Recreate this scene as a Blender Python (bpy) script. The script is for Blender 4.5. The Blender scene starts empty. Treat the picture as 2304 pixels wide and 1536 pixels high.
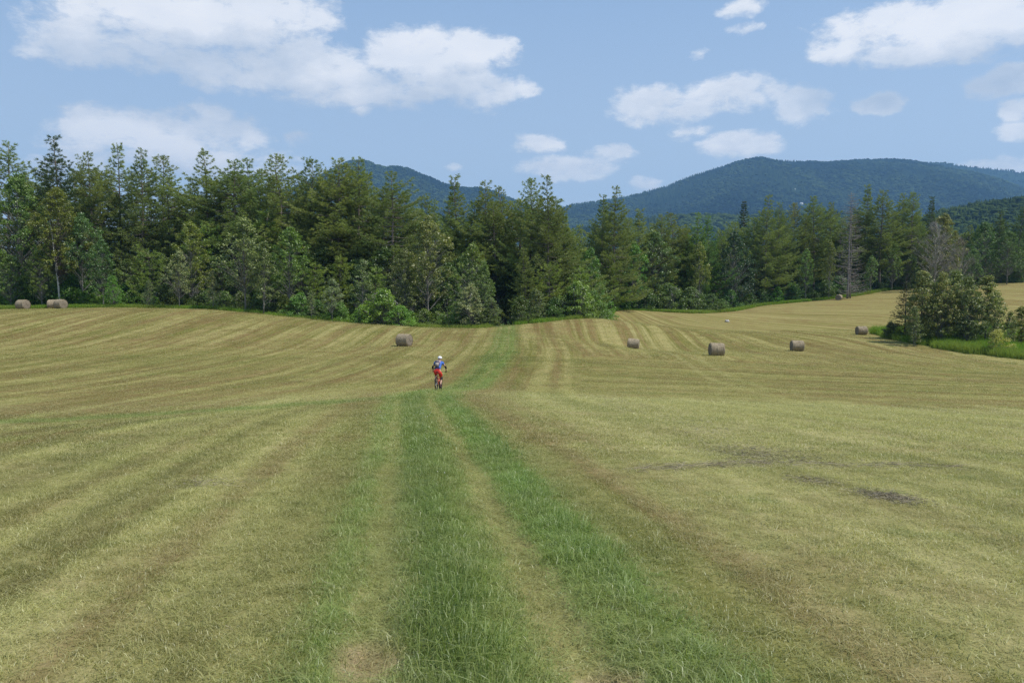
import bpy, math, random
import numpy as np
from mathutils import Vector, Matrix

R = math.radians
SC = bpy.context.scene
COL = SC.collection
PI = math.pi
rng = np.random.default_rng(7)

# ---------------------------------------------------------------- camera
F = 1792.0            # focal length in photograph pixels (2304 wide)
TILT = math.atan(118.0 / F)
CAMZ = 1.70
cd = bpy.data.cameras.new('camera')
cam = bpy.data.objects.new('camera', cd)
COL.objects.link(cam)
cd.sensor_width = 36.0
cd.lens = 36.0 * F / 2304.0
cd.clip_start = 0.1
cd.clip_end = 30000.0
cam.location = (0, 0, CAMZ)
cam.rotation_euler = (PI / 2 - TILT, 0, 0)
SC.camera = cam

def ray(px, py):
    dx = (px - 1152.0) / F
    dy = (768.0 - py) / F
    c, s = math.cos(TILT), math.sin(TILT)
    return np.array([dx, c + s * dy, -s + c * dy])

def at(px, py, Y):
    d = ray(px, py)
    return d * (Y / d[1]) + np.array([0, 0, CAMZ])

# ---------------------------------------------------------------- render / exposure
SC.view_settings.view_transform = 'Standard'
SC.view_settings.look = 'None'
SC.view_settings.gamma = 1.0
SC.view_settings.use_curve_mapping = False
SC.view_settings.exposure = 0.0
SC.cycles.max_bounces = 6
SC.cycles.diffuse_bounces = 3
SC.cycles.glossy_bounces = 2
SC.cycles.transmission_bounces = 4
SC.cycles.transparent_max_bounces = 6
SC.cycles.volume_bounces = 0
SC.cycles.use_denoising = True
SC.cycles.denoising_prefilter = 'NONE'
SC.cycles.denoising_quality = 'HIGH'

SUN_EL, SUN_AZ = R(57), R(106)
SUN_DIR = np.array([math.sin(SUN_AZ) * math.cos(SUN_EL), math.cos(SUN_AZ) * math.cos(SUN_EL), math.sin(SUN_EL)])

# ---------------------------------------------------------------- node helper
class NT:
    def __init__(s, tree):
        s.t = tree; s.n = tree.nodes; s.l = tree.links
    def add(s, typ, ins=None, **kw):
        n = s.n.new(typ)
        for k, v in kw.items():
            setattr(n, k, v)
        if ins:
            for k, v in ins.items():
                s.set(n.inputs[k], v)
        return n
    def set(s, sock, v):
        if isinstance(v, bpy.types.NodeSocket):
            s.l.new(v, sock)
        elif hasattr(sock, 'default_value'):
            if isinstance(v, (tuple, list)) and len(v) == 3 and sock.type == 'RGBA':
                v = (*v, 1)
            sock.default_value = v
    def math(s, op, a, b=None, c=None, clamp=False):
        n = s.n.new('ShaderNodeMath'); n.operation = op; n.use_clamp = clamp
        s.set(n.inputs[0], a)
        if b is not None: s.set(n.inputs[1], b)
        if c is not None: s.set(n.inputs[2], c)
        return n.outputs[0]
    def vmath(s, op, a, b=None, c=None):
        n = s.n.new('ShaderNodeVectorMath'); n.operation = op
        s.set(n.inputs[0], a)
        if b is not None: s.set(n.inputs[1], b)
        if c is not None: s.set(n.inputs[2], c)
        return n.outputs['Value'] if op in ('LENGTH', 'DOT_PRODUCT') else n.outputs[0]
    def mix(s, f, a, b, blend='MIX'):
        n = s.n.new('ShaderNodeMix'); n.data_type = 'RGBA'; n.blend_type = blend
        s.set(n.inputs[0], f); s.set(n.inputs[6], a); s.set(n.inputs[7], b)
        return n.outputs[2]
    def noise(s, vec, scale, detail=3, rough=.55, dist=0.0, col=False):
        n = s.add('ShaderNodeTexNoise', {'Vector': vec, 'Scale': scale, 'Detail': detail, 'Roughness': rough, 'Distortion': dist})
        return n.outputs[1 if col else 0]
    def mapr(s, v, a, b, c=0.0, d=1.0, smooth=False):
        n = s.add('ShaderNodeMapRange', {0: v, 1: a, 2: b, 3: c, 4: d})
        n.clamp = True
        if smooth: n.interpolation_type = 'SMOOTHSTEP'
        return n.outputs[0]
    def comb(s, x, y, z=0.0):
        n = s.n.new('ShaderNodeCombineXYZ')
        s.set(n.inputs[0], x); s.set(n.inputs[1], y); s.set(n.inputs[2], z)
        return n.outputs[0]
    def ramp(s, f, stops, interp='LINEAR'):
        n = s.n.new('ShaderNodeValToRGB'); s.set(n.inputs[0], f)
        cr = n.color_ramp; cr.interpolation = interp
        while len(cr.elements) < len(stops): cr.elements.new(0.5)
        for e, (p, c) in zip(cr.elements, stops):
            e.position = p; e.color = (*c, 1) if len(c) == 3 else c
        return n.outputs[0]

# ---------------------------------------------------------------- world: sky with clouds
SKY_STRENGTH = 0.138
world = bpy.data.worlds.new('World')
SC.world = world
world.use_nodes = True
wt = world.node_tree
wt.nodes.clear()
# (px, py, rx, ry, weight) of the cloud masses in the photograph's direction frame
CLOUDS = [(400, 40, 330, 75, 1.35), (170, 85, 120, 58, 1.2), (620, 20, 160, 62, 1.2), (330, 115, 200, 50, 1.1),
          (560, 150, 210, 60, 1.2), (700, 125, 130, 55, 1.1),
          (950, 130, 165, 74, 1.35), (1065, 125, 115, 68, 1.3), (770, 185, 240, 62, 1.2), (1070, 195, 125, 55, 1.25), (900, 205, 260, 42, 1.0), (1175, 205, 50, 22, .7), (1148, 95, 26, 16, .6),
          (290, 300, 150, 56, 1.2), (430, 300, 170, 56, 1.2), (480, 258, 62, 36, 1.0), (400, 350, 300, 40, 1.05), (565, 320, 70, 48, .95), (150, 372, 160, 26, .8), (560, 385, 160, 22, .75),
          (1455, 232, 105, 50, 1.25), (1640, 208, 115, 46, 1.15), (1580, 242, 170, 32, 1.1), (1805, 240, 88, 44, 1.25), (1720, 215, 80, 34, .9), (1400, 262, 50, 22, .7),
          (1662, 328, 92, 36, 1.35), (1210, 322, 70, 24, .95), (1275, 374, 118, 32, 1.15), (1290, 398, 76, 16, .95), (1370, 345, 70, 24, .9),
          (2150, 55, 290, 70, 1.4), (2260, 10, 180, 60, 1.1), (2080, 105, 220, 38, 1.15), (1890, 120, 80, 30, 1.15),
          (2250, 182, 100, 34, 1.25), (1985, 233, 62, 24, 1.15), (2295, 240, 50, 28, 1.15), (2285, 294, 50, 24, 1.1), (2230, 372, 90, 20, 1.0),
          (1668, 22, 60, 24, .9), (1668, 70, 42, 15, .7), (1565, 124, 24, 11, .5), (805, 246, 42, 20, .9), (690, 318, 46, 26, .95),
          (1020, 380, 26, 14, .9), (1440, 420, 54, 20, 1.0), (1570, 292, 60, 22, .9), (75, 100, 54, 24, .85), (90, 362, 60, 26, .6), (2290, 375, 60, 20, .6)]
CLOUDS.sort(key=lambda q: -q[2] * q[3])
NBIG = 16

def cloud_group(name, clouds, outs):
    """field of soft ellipses in azimuth / elevation, edges disturbed by noise"""
    g = bpy.data.node_groups.new(name, 'ShaderNodeTree')
    g.interface.new_socket('p', in_out='INPUT', socket_type='NodeSocketVector')
    for o_ in outs: g.interface.new_socket(o_, in_out='OUTPUT', socket_type='NodeSocketFloat')
    G = NT(g)
    gi = G.add('NodeGroupInput'); go = G.add('NodeGroupOutput')
    E = None; k = 0
    for n_, (px, py, rx, ry, w) in enumerate(clouds):
        d = ray(px, py)
        az = math.atan2(d[0], d[1]); el = math.asin(d[2] / np.linalg.norm(d))
        sx, sy = F / rx, F / ry
        v = G.vmath('MULTIPLY_ADD', gi.outputs[0], (sx, sy, 0), (-az * sx, -el * sy, 0))
        e = G.math('MULTIPLY_ADD', G.vmath('DOT_PRODUCT', v, v), -w * .8, w * .8)
        if E is None: E = e
        else:
            n = G.n.new('ShaderNodeMath'); n.operation = 'SMOOTH_MAX'
            G.set(n.inputs[0], E); G.set(n.inputs[1], e); n.inputs[2].default_value = .25
            E = n.outputs[0]
        if n_ == NBIG - 1 or n_ == len(clouds) - 1:
            G.set(go.inputs[k], E); k += 1
            if k == len(outs): break
    return g
g_all = cloud_group('cloud_masses', CLOUDS, ('big', 'all'))
g_big = cloud_group('large_cloud_masses', CLOUDS[:NBIG], ('big',))
W = NT(wt)
out = W.add('ShaderNodeOutputWorld')
sky = W.add('ShaderNodeTexSky', sky_type='NISHITA', sun_disc=False)
sky.sun_elevation = SUN_EL; sky.sun_rotation = SUN_AZ
sky.altitude = 300.0; sky.air_density = 1.0; sky.dust_density = 1.6; sky.ozone_density = 1.0
tc = W.add('ShaderNodeTexCoord').outputs['Generated']
sep = W.add('ShaderNodeSeparateXYZ', {0: tc})
az = W.math('ARCTAN2', sep.outputs[0], sep.outputs[1])
el = W.math('ARCSINE', sep.outputs[2])
P = W.comb(az, el, 0)
OFF = (.020, .024, 0)
OFF2 = (.018, .050, 0)
wob = W.vmath('MULTIPLY_ADD', W.noise(P, 9.0, 3, .6, col=True), (.07, .030, 0), (-.035, -.015, 0))
wob2 = W.vmath('MULTIPLY_ADD', W.noise(P, 45.0, 3, .6, col=True), (.020, .010, 0), (-.010, -.005, 0))
pw = W.vmath('ADD', W.vmath('ADD', P, wob), wob2)
ga = W.n.new('ShaderNodeGroup'); ga.node_tree = g_all; W.set(ga.inputs[0], pw)
gb = W.n.new('ShaderNodeGroup'); gb.node_tree = g_big; W.set(gb.inputs[0], W.vmath('ADD', pw, OFF2))
# the same scattered cumulus goes on all round outside the picture
side = W.mapr(W.math('ABSOLUTE', az), .66, .80)
above = W.mapr(el, .42, .50)
outside = W.math('MAXIMUM', side, above)
scat = W.math('MULTIPLY_ADD', W.noise(W.vmath('MULTIPLY', P, (1, 2.2, 1)), 3.2, 3, .5), 5.0, -2.75)
scat = W.math('MINIMUM', scat, 1.2)
lerp = lambda a, b, t: W.math('ADD', W.math('MULTIPLY', a, W.math('SUBTRACT', 1.0, t)), W.math('MULTIPLY', b, t))
Eall = lerp(W.math('MAXIMUM', ga.outputs[1], -1.2), scat, outside)
def nfield(vec):
    pst = W.vmath('MULTIPLY', vec, (1.0, 1.9, 1.0))
    a_ = W.math('MULTIPLY_ADD', W.noise(pst, 17.0, 12, .68, .15), 2.6, -1.46)
    return W.math('ADD', a_, W.math('MULTIPLY_ADD', W.noise(pst, 4.5, 3, .5), .7, -.35))
pst0 = W.vmath('MULTIPLY', P, (1.0, 2.4, 4.0))
n0 = nfield(P); n1 = nfield(W.vmath('ADD', P, OFF))
D0 = W.math('ADD', Eall, n0)
grad = W.math('ADD', W.math('MULTIPLY', W.math('SUBTRACT', n0, n1), .75), W.math('MULTIPLY', W.math('SUBTRACT', W.math('MAXIMUM', ga.outputs[0], -.3), W.math('MAXIMUM', gb.outputs[0], -.3)), 1.0))
alpha = W.math('MULTIPLY', W.mapr(D0, -.06, .62, 0, 1, True), W.mapr(W.noise(pst0, 7.0, 6, .6), .30, .62, .78, 1.0))
isbig = W.mapr(W.math('SUBTRACT', Eall, ga.outputs[0]), .05, .35, 0, .55)
lit = W.mapr(W.math('ADD', grad, isbig), -.50, 1.05, 0, 1)
thick = W.mapr(D0, .45, 1.7, 0, 1)
shade = W.math('MULTIPLY_ADD', lit, .80, .20)
shade = W.math('SUBTRACT', shade, W.math('MULTIPLY', thick, W.math('MULTIPLY_ADD', lit, -.42, .42)), clamp=True)
ccol = W.mix(shade, (3.75, 4.4, 5.35), (7.35, 7.4, 7.6))
lowf = W.mapr(el, -.02, .42, 1, 0)
skyc = W.mix(lowf, (2.55, 3.95, 6.1), (5.0, 5.75, 6.6))
skyc = W.mix(W.math('MULTIPLY_ADD', lowf, .25, .55), sky.outputs[0], skyc)
a2 = W.math('MULTIPLY', alpha, W.mapr(el, .0, .16, .55, .96))
final = W.mix(a2, skyc, ccol)
bg = W.add('ShaderNodeBackground', {0: final, 1: SKY_STRENGTH})
W.set(out.inputs[0], bg.outputs[0])

# ---------------------------------------------------------------- sun
sl = bpy.data.lights.new('sun', 'SUN')
sl.energy = 4.7
sl.angle = R(0.53)
sl.color = (1.0, .955, .88)
so = bpy.data.objects.new('sun', sl)
COL.objects.link(so)
so.rotation_euler = Vector(SUN_DIR).to_track_quat('Z', 'Y').to_euler()
so.location = (40, -20, 60)

# ---------------------------------------------------------------- numpy helpers
def _h(ix, iy, seed):
    n = (ix.astype(np.int64) * 374761393 + iy.astype(np.int64) * 668265263 + seed * 974711) & 0x7fffffff
    n = ((n ^ (n >> 13)) * 1274126177) & 0x7fffffff
    return ((n ^ (n >> 16)) & 0xffff) / 65535.0 * 2 - 1

def vnoise(x, y, seed=0):
    x = np.asarray(x, float); y = np.asarray(y, float)
    ix = np.floor(x); iy = np.floor(y); fx = x - ix; fy = y - iy
    ux = fx * fx * (3 - 2 * fx); uy = fy * fy * (3 - 2 * fy)
    a = _h(ix, iy, seed); b = _h(ix + 1, iy, seed); c = _h(ix, iy + 1, seed); d = _h(ix + 1, iy + 1, seed)
    return (a * (1 - ux) + b * ux) * (1 - uy) + (c * (1 - ux) + d * ux) * uy

def fbm(x, y, oct=4, seed=0):
    s = 0; a = 1; t = 0
    for k in range(oct):
        s = s + a * vnoise(x * 2 ** k + 17.3 * k, y * 2 ** k - 9.1 * k, seed + k); t += a; a *= .5
    return s / t

def sstep(a, b, x):
    t = np.clip((np.asarray(x, float) - a) / (b - a), 0, 1)
    return t * t * (3 - 2 * t)

# ---------------------------------------------------------------- terrain
XC_Y = [-30, 0, 29, 33.5, 38, 43, 47, 55, 62, 78, 103, 125, 150, 400]
XC_X = [4.5, .42, -3.55, -3.80, -3.60, -3.25, -3.05, -2.65, -2.2, -1.1, -.92, -.9, -1.5, -6]
def xc(y):
    y = np.asarray(y, float)
    return sum(np.interp(y + o, XC_Y, XC_X) for o in (-2.5, -1.2, 0, 1.2, 2.5)) / 5

CP = []   # (X, Y, Z)
def gp(px, py, Y):
    CP.append(tuple(at(px, py, Y)))
for Yn in (-6, 2, 10, 20):
    for X in (-16, -6, 0, 6, 16):
        CP.append((X, Yn, -.076 * Yn - (abs(X) / 16) ** 2 * (.10 + .012 * max(Yn, 0))))
gp(950, 887, 32); gp(1060, 887, 32); gp(1500, 903, 32); gp(1900, 918, 31); gp(2304, 935, 30)
gp(600, 922, 28); gp(0, 966, 24); gp(300, 942, 26); gp(985, 880, 38)
gp(1140, 875, 47); gp(800, 862, 50); gp(1300, 860, 54); gp(1600, 868, 52); gp(1105, 790, 76); gp(1300, 802, 74)
gp(910, 777, 85); gp(1424, 782, 100); gp(1612, 800, 80); gp(1793, 788, 96); gp(1938, 752, 120)
gp(0, 830, 60); gp(300, 830, 60); gp(600, 828, 62); gp(300, 762, 85); gp(600, 768, 86); gp(0, 762, 86)
gp(0, 697, 122); gp(-300, 697, 122); gp(150, 695, 124); gp(300, 693, 122); gp(500, 699, 119); gp(660, 716, 113); gp(780, 727, 110); gp(900, 734, 107); gp(1080, 743, 105); gp(1140, 744, 105)
gp(1200, 733, 108); gp(1330, 716, 115); gp(1250, 760, 95); gp(1500, 735, 118)
gp(1350, 703, 158); gp(1420, 698, 160); gp(1500, 704, 157); gp(1560, 712, 150); gp(1640, 700, 178)
gp(1700, 690, 186); gp(1780, 681, 190); gp(1890, 673, 188); gp(1990, 656, 198); gp(2304, 640, 205); gp(2600, 630, 210); gp(2150, 648, 202)
gp(1700, 742, 130); gp(1700, 770, 108); gp(2000, 772, 108); gp(2304, 812, 92); gp(2304, 860, 60); gp(1700, 858, 58)
gp(2150, 700, 150); gp(1950, 705, 150); gp(1800, 715, 150); gp(2350, 690, 160); gp(2700, 812, 92); gp(-400, 830, 60); gp(-400, 966, 24); gp(2800, 935, 30)
for X, Y, Z in [(-70, 140, -2.6), (-100, 150, -2.2), (-35, 136, -5.0), (-12, 132, -7.0), (8, 134, -6.6), (20, 138, -5.6), (26, 175, -4.8), (48, 190, -4.6), (70, 205, -2.0),
                (-60, 200, -5), (0, 200, -8), (30, 215, -6), (90, 225, .4), (140, 235, 4.0), (-120, 200, -4), (0, 270, -9), (-120, 270, -7), (120, 280, 1), (200, 260, 5), (220, 150, 1),
                (200, 60, -3), (160, 0, -1), (60, -20, 1), (-60, -20, 1), (-160, 20, -1), (-170, 100, -1.5), (0, -40, 3.0)]:
    CP.append((X, Y, Z))
CP = np.array(CP)
def _phi(d2):
    return .5 * d2 * np.log(d2 + 1e-9)
_n = len(CP)
_K = _phi(((CP[:, None, :2] - CP[None, :, :2]) ** 2).sum(2)) + np.eye(_n) * .1
_P = np.c_[np.ones(_n), CP[:, :2]]
_A = np.block([[_K, _P], [_P.T, np.zeros((3, 3))]])
_w = np.linalg.solve(_A, np.r_[CP[:, 2], np.zeros(3)])
def H(x, y, detail=True):
    x = np.asarray(x, float); y = np.asarray(y, float)
    shp = np.broadcast(x, y).shape
    x = np.broadcast_to(x, shp).ravel(); y = np.broadcast_to(y, shp).ravel()
    cx = np.clip(x, -200, 230); cy = np.clip(y, -45, 285)
    z = np.empty(len(x))
    for s in range(0, len(x), 20000):
        q = np.c_[cx[s:s + 20000], cy[s:s + 20000]]
        d2 = ((q[:, None, :] - CP[None, :, :2]) ** 2).sum(2)
        z[s:s + 20000] = _phi(d2) @ _w[:_n] + _w[_n] + q @ _w[_n + 1:]
    out_ = np.hypot(x - cx, y - cy)
    t = sstep(0, 420, out_)
    z = z * (1 - t) + (-12.0) * t
    if detail:
        m = sstep(20, 45, y)
        z = z + .10 * sstep(42, 60, y) * fbm(x / 9, y / 14, 3, 3)
        u = x - xc(y)
        near = 1 - sstep(60, 110, y)
        rut = np.exp(-((np.abs(u) - .58) / .17) ** 2)
        z = z - .06 * rut * near + .03 * np.exp(-(u / .3) ** 2) * near
        z = z + .012 * vnoise(x * 1.9, y * 1.3, 9) * near + .006 * vnoise(x * 6, y * 6, 12) * (1 - sstep(10, 25, np.abs(y)))
        # shallow swath ridges left by mowing
        z = z + .018 * vnoise(u / 1.1, y / 30, 31) * (1 - sstep(140, 170, y))
    return z.reshape(shp)

def Hs(x, y, detail=True):
    return float(H(np.array([x]), np.array([y]), detail)[0])

def cross(x, y):
    """the hollow right of the track was mown across"""
    u = x - xc(y)
    return (y > 37 + .03 * x) & (y < 75.5 - .06 * x) & (u > 4.5 + .05 * y)

def along(x, y):
    return np.where(cross(x, y), x, y)

def rowu(x, y):
    """coordinate across the mowing rows: the rows bend round beyond the right-hand hollow"""
    u = x - xc(y)
    bend = np.clip(y - 108, 0, None) ** 2 * .011 * sstep(12, 40, x)
    r0 = u + bend + .5 * fbm(x / 30, y / 40, 2, 44) * sstep(3, 12, np.abs(u))
    return np.where(cross(x, y), 60 + y + .24 * x + .004 * x * x, r0)

# ---------------------------------------------------------------- mesh helpers
def make_mesh(name, V, Fc, mats, mi=None, attrs=None, smooth=False):
    me = bpy.data.meshes.new(name)
    V = np.ascontiguousarray(V, dtype=np.float32)
    me.vertices.add(len(V)); me.vertices.foreach_set('co', V.ravel())
    if isinstance(Fc, np.ndarray): Fc = [Fc]
    Fc = [f for f in Fc if len(f)]
    if Fc:
        starts, loops, s0 = [], [], 0
        for f in Fc:
            k = f.shape[1]
            starts.append(s0 + np.arange(len(f)) * k); loops.append(f.ravel()); s0 += f.size
        loops = np.concatenate(loops).astype(np.int32); starts = np.concatenate(starts).astype(np.int32)
        me.loops.add(len(loops)); me.loops.foreach_set('vertex_index', loops)
        me.polygons.add(len(starts)); me.polygons.foreach_set('loop_start', starts)
        if mi is not None: me.polygons.foreach_set('material_index', np.asarray(mi, dtype=np.int32))
        if smooth: me.polygons.foreach_set('use_smooth', np.ones(len(starts), dtype=bool))
    if attrs:
        for k, v in attrs.items():
            v = np.asarray(v)
            if v.ndim == 2:
                a = me.attributes.new(k, 'FLOAT_VECTOR', 'POINT'); a.data.foreach_set('vector', v.astype(np.float32).ravel())
            elif v.dtype.kind == 'i':
                a = me.attributes.new(k, 'INT', 'POINT'); a.data.foreach_set('value', v.astype(np.int32))
            else:
                a = me.attributes.new(k, 'FLOAT', 'POINT'); a.data.foreach_set('value', v.astype(np.float32))
    for m in (mats if isinstance(mats, (list, tuple)) else [mats]):
        if m: me.materials.append(m)
    me.update(calc_edges=True)
    me.validate()
    return me

def link(name, data, parent=None, loc=None, kind=None, label=None, cat=None, group=None):
    o = bpy.data.objects.new(name, data)
    COL.objects.link(o)
    if parent: o.parent = parent
    if loc is not None: o.location = loc
    if kind: o['kind'] = kind
    if label: o['label'] = label
    if cat: o['category'] = cat
    if group: o['group'] = group
    return o

class MB:
    """collects tubes, blades, boxes into arrays of triangles / quads"""
    def __init__(s):
        s.V = []; s.T = []; s.Q = []; s.n = 0; s.c = []
    def add(s, V, T=None, Q=None, c=0.0):
        V = np.asarray(V, float)
        if T is not None and len(T): s.T.append(np.asarray(T) + s.n)
        if Q is not None and len(Q): s.Q.append(np.asarray(Q) + s.n)
        s.V.append(V); s.n += len(V); s.c.append(np.full(len(V), c) if np.isscalar(c) else np.asarray(c))
    def tube(s, pts, rad, k=6, c=0.0, cap=True):
        pts = np.asarray(pts, float); rad = np.broadcast_to(np.asarray(rad, float), (len(pts),))
        m = len(pts)
        t = np.gradient(pts, axis=0); t /= np.linalg.norm(t, axis=1)[:, None] + 1e-9
        ref = np.array([0, 0, 1.0]) if abs(t[0, 2]) < .9 else np.array([1.0, 0, 0])
        a = np.cross(t, ref); a /= np.linalg.norm(a, axis=1)[:, None] + 1e-9
        b = np.cross(t, a)
        th = np.arange(k) / k * 2 * PI
        V = pts[:, None] + rad[:, None, None] * (np.cos(th)[None, :, None] * a[:, None] + np.sin(th)[None, :, None] * b[:, None])
        V = V.reshape(-1, 3)
        i = np.arange(m - 1)[:, None] * k; j = np.arange(k)[None]
        Q = np.stack([i + j, i + (j + 1) % k, i + k + (j + 1) % k, i + k + j], -1).reshape(-1, 4)
        T = None
        if cap:
            V = np.vstack([V, pts[0], pts[-1]])
            j = np.arange(k)
            T = np.vstack([np.c_[(j + 1) % k, j, np.full(k, m * k)], np.c_[(m - 1) * k + j, (m - 1) * k + (j + 1) % k, np.full(k, m * k + 1)]])
        s.add(V, T, Q, c)
    def box(s, lo, hi, c=0.0, M=None):
        x0, y0, z0 = lo; x1, y1, z1 = hi
        V = np.array([[x0, y0, z0], [x1, y0, z0], [x1, y1, z0], [x0, y1, z0], [x0, y0, z1], [x1, y0, z1], [x1, y1, z1], [x0, y1, z1]], float)
        if M is not None: V = V @ np.array(M.to_3x3()).T + np.array(M.translation)
        s.add(V, None, [[0, 3, 2, 1], [4, 5, 6, 7], [0, 1, 5, 4], [1, 2, 6, 5], [2, 3, 7, 6], [3, 0, 4, 7]], c)
    def ellipsoid(s, c0, r, nu=14, nv=9, c=0.0, rot=None):
        th = np.arange(nu) / nu * 2 * PI; ph = np.linspace(0, PI, nv + 1)
        V = np.stack([np.outer(np.sin(ph), np.cos(th)), np.outer(np.sin(ph), np.sin(th)), np.outer(np.cos(ph), np.ones(nu))], -1).reshape(-1, 3) * np.asarray(r)
        if rot is not None: V = V @ np.array(rot.to_3x3()).T
        V = V + np.asarray(c0)
        i = np.arange(nv)[:, None] * nu; j = np.arange(nu)[None]
        Q = np.stack([i + j, i + nu + j, i + nu + (j + 1) % nu, i + (j + 1) % nu], -1).reshape(-1, 4)
        s.add(V, None, Q, c)
    def torus(s, c0, axis, Rm, r, n=32, k=8, c=0.0):
        axis = np.asarray(axis, float); axis /= np.linalg.norm(axis)
        a = np.cross(axis, [0, 0, 1.0]); a /= np.linalg.norm(a); b = np.cross(axis, a)
        th = np.arange(n) / n * 2 * PI; ph = np.arange(k) / k * 2 * PI
        rad = np.cos(th)[:, None] * a + np.sin(th)[:, None] * b
        V = np.asarray(c0) + rad[:, None] * (Rm + r * np.cos(ph))[None, :, None] + axis * (r * np.sin(ph))[None, :, None]
        i = np.arange(n)[:, None]; j = np.arange(k)[None]
        Q = np.stack([i * k + j, ((i + 1) % n) * k + j, ((i + 1) % n) * k + (j + 1) % k, i * k + (j + 1) % k], -1).reshape(-1, 4)
        s.add(V.reshape(-1, 3), None, Q, c)
    def blades(s, B, D, L, Wd, rs, c=0.0):
        """one thin triangle per base point B along direction D"""
        B = np.asarray(B); D = D / (np.linalg.norm(D, axis=1)[:, None] + 1e-9)
        rv = rs.normal(size=B.shape); S = np.cross(D, rv); S /= np.linalg.norm(S, axis=1)[:, None] + 1e-9
        L = np.broadcast_to(L, len(B))[:, None]; Wd = np.broadcast_to(Wd, len(B))[:, None]
        V = np.stack([B - S * Wd * .5, B + S * Wd * .5, B + D * L], 1).reshape(-1, 3)
        cc = np.repeat(np.broadcast_to(c, len(B)), 3)
        s.add(V, np.arange(len(V)).reshape(-1, 3), None, cc)
    def leaves(s, B, N, size, rs, c=0.0, asp=1.0):
        """one rhombic leaf (two triangles, folded a little) per point B, facing N"""
        B = np.asarray(B); N = N / (np.linalg.norm(N, axis=1)[:, None] + 1e-9)
        rv = rs.normal(size=B.shape); S = np.cross(N, rv); S /= np.linalg.norm(S, axis=1)[:, None] + 1e-9
        U = np.cross(N, S); sz = np.broadcast_to(size, len(B))[:, None]
        V = np.stack([B - U * sz * asp, B + S * sz * .55 + N * sz * .12, B + U * sz * asp, B - S * sz * .55 + N * sz * .12], 1).reshape(-1, 3)
        i = np.arange(len(B)) * 4
        s.add(V, np.vstack([np.c_[i, i + 1, i + 2], np.c_[i, i + 2, i + 3]]), None, np.repeat(np.broadcast_to(c, len(B)), 4))
    def mesh(s, name, mat, smooth=False, attr='rnd'):
        V = np.concatenate(s.V)
        Fs = []
        if s.T: Fs.append(np.concatenate(s.T))
        if s.Q: Fs.append(np.concatenate(s.Q))
        return make_mesh(name, V, Fs, mat, attrs={attr: np.concatenate(s.c).astype(float)} if attr else None, smooth=smooth)

# ---------------------------------------------------------------- materials
def new_mat(name):
    m = bpy.data.materials.new(name); m.use_nodes = True
    m.node_tree.nodes.clear()
    return m, NT(m.node_tree)

def simple(name, col, rough=.6, metal=0.0, var=.12, scale=12.0, bump=0.0, spec=.4):
    m, N = new_mat(name)
    tcn = N.add('ShaderNodeTexCoord').outputs['Object']
    n = N.noise(tcn, scale, 4)
    c = N.mix(n, tuple(v * (1 - var) for v in col), tuple(min(1, v * (1 + var)) for v in col))
    b = N.add('ShaderNodeBsdfPrincipled', {'Base Color': c, 'Roughness': rough, 'Metallic': metal, 'Specular IOR Level': spec})
    if bump:
        bp = N.add('ShaderNodeBump', {'Height': N.noise(tcn, scale * 4, 4), 'Strength': bump, 'Distance': .01})
        N.set(b.inputs['Normal'], bp.outputs[0])
    N.set(N.add('ShaderNodeOutputMaterial').inputs[0], b.outputs[0])
    return m

# the field's colour, shared by the ground sheet and the grass growing on it
fg = bpy.data.node_groups.new('field_colour', 'ShaderNodeTree')
fg.interface.new_socket('u', in_out='INPUT', socket_type='NodeSocketFloat')
fg.interface.new_socket('row', in_out='INPUT', socket_type='NodeSocketFloat')
fg.interface.new_socket('along', in_out='INPUT', socket_type='NodeSocketFloat')
fg.interface.new_socket('p', in_out='INPUT', socket_type='NodeSocketVector')
fg.interface.new_socket('Color', in_out='OUTPUT', socket_type='NodeSocketColor')
N = NT(fg)
gi = N.add('NodeGroupInput'); go = N.add('NodeGroupOutput')
U, ROW, AL, Pp = gi.outputs[0], gi.outputs[1], gi.outputs[2], gi.outputs[3]
sp = N.add('ShaderNodeSeparateXYZ', {0: Pp})
X_, Y_ = sp.outputs[0], sp.outputs[1]
flat = N.comb(X_, Y_, 0)
rowv = N.comb(N.math('MULTIPLY', ROW, .42), N.math('MULTIPLY', AL, .022), 0)
rowf = N.comb(N.math('MULTIPLY', ROW, 1.5), N.math('MULTIPLY', AL, .05), 3)
rn = N.noise(rowv, 1.0, 3, .55, .15)
rn2 = N.noise(rowf, 1.0, 3, .6, .1)
big = N.noise(flat, .075, 3, .55, .4)
med = N.noise(flat, .55, 4, .6, .5)
fine = N.noise(flat, 3.2, 5, .65)
vf = N.noise(flat, 17.0, 3, .6)
straw, pale, brown, olive, green = (.262, .238, .096), (.365, .328, .155), (.205, .140, .070), (.168, .166, .048), (.135, .180, .042)
c = N.mix(N.mapr(rn, .44, .55), olive, straw)
c = N.mix(N.mapr(rn2, .46, .66, 0, .62), c, pale)
rn3 = N.noise(N.comb(N.math('MULTIPLY', ROW, 1.15), N.math('MULTIPLY', AL, .014), 9), 1.0, 2, .5, .05)
c = N.mix(N.mapr(rn3, .51, .60, 0, .66), c, brown)
rn4 = N.noise(N.comb(N.math('MULTIPLY', ROW, 3.6), N.math('MULTIPLY', AL, .10), 21), 1.0, 3, .6, .2)
c = N.mix(N.mapr(rn4, .46, .66, 0, .40), c, pale)
c = N.mix(N.mapr(rn4, .46, .30, 0, .45), c, olive)
c = N.mix(N.mapr(rn3, .47, .40, 0, .80), c, pale)
c = N.mix(N.mapr(N.math('MULTIPLY_ADD', med, .55, N.math('MULTIPLY', big, .5)), .52, .64, 0, .48), c, brown)
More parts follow.
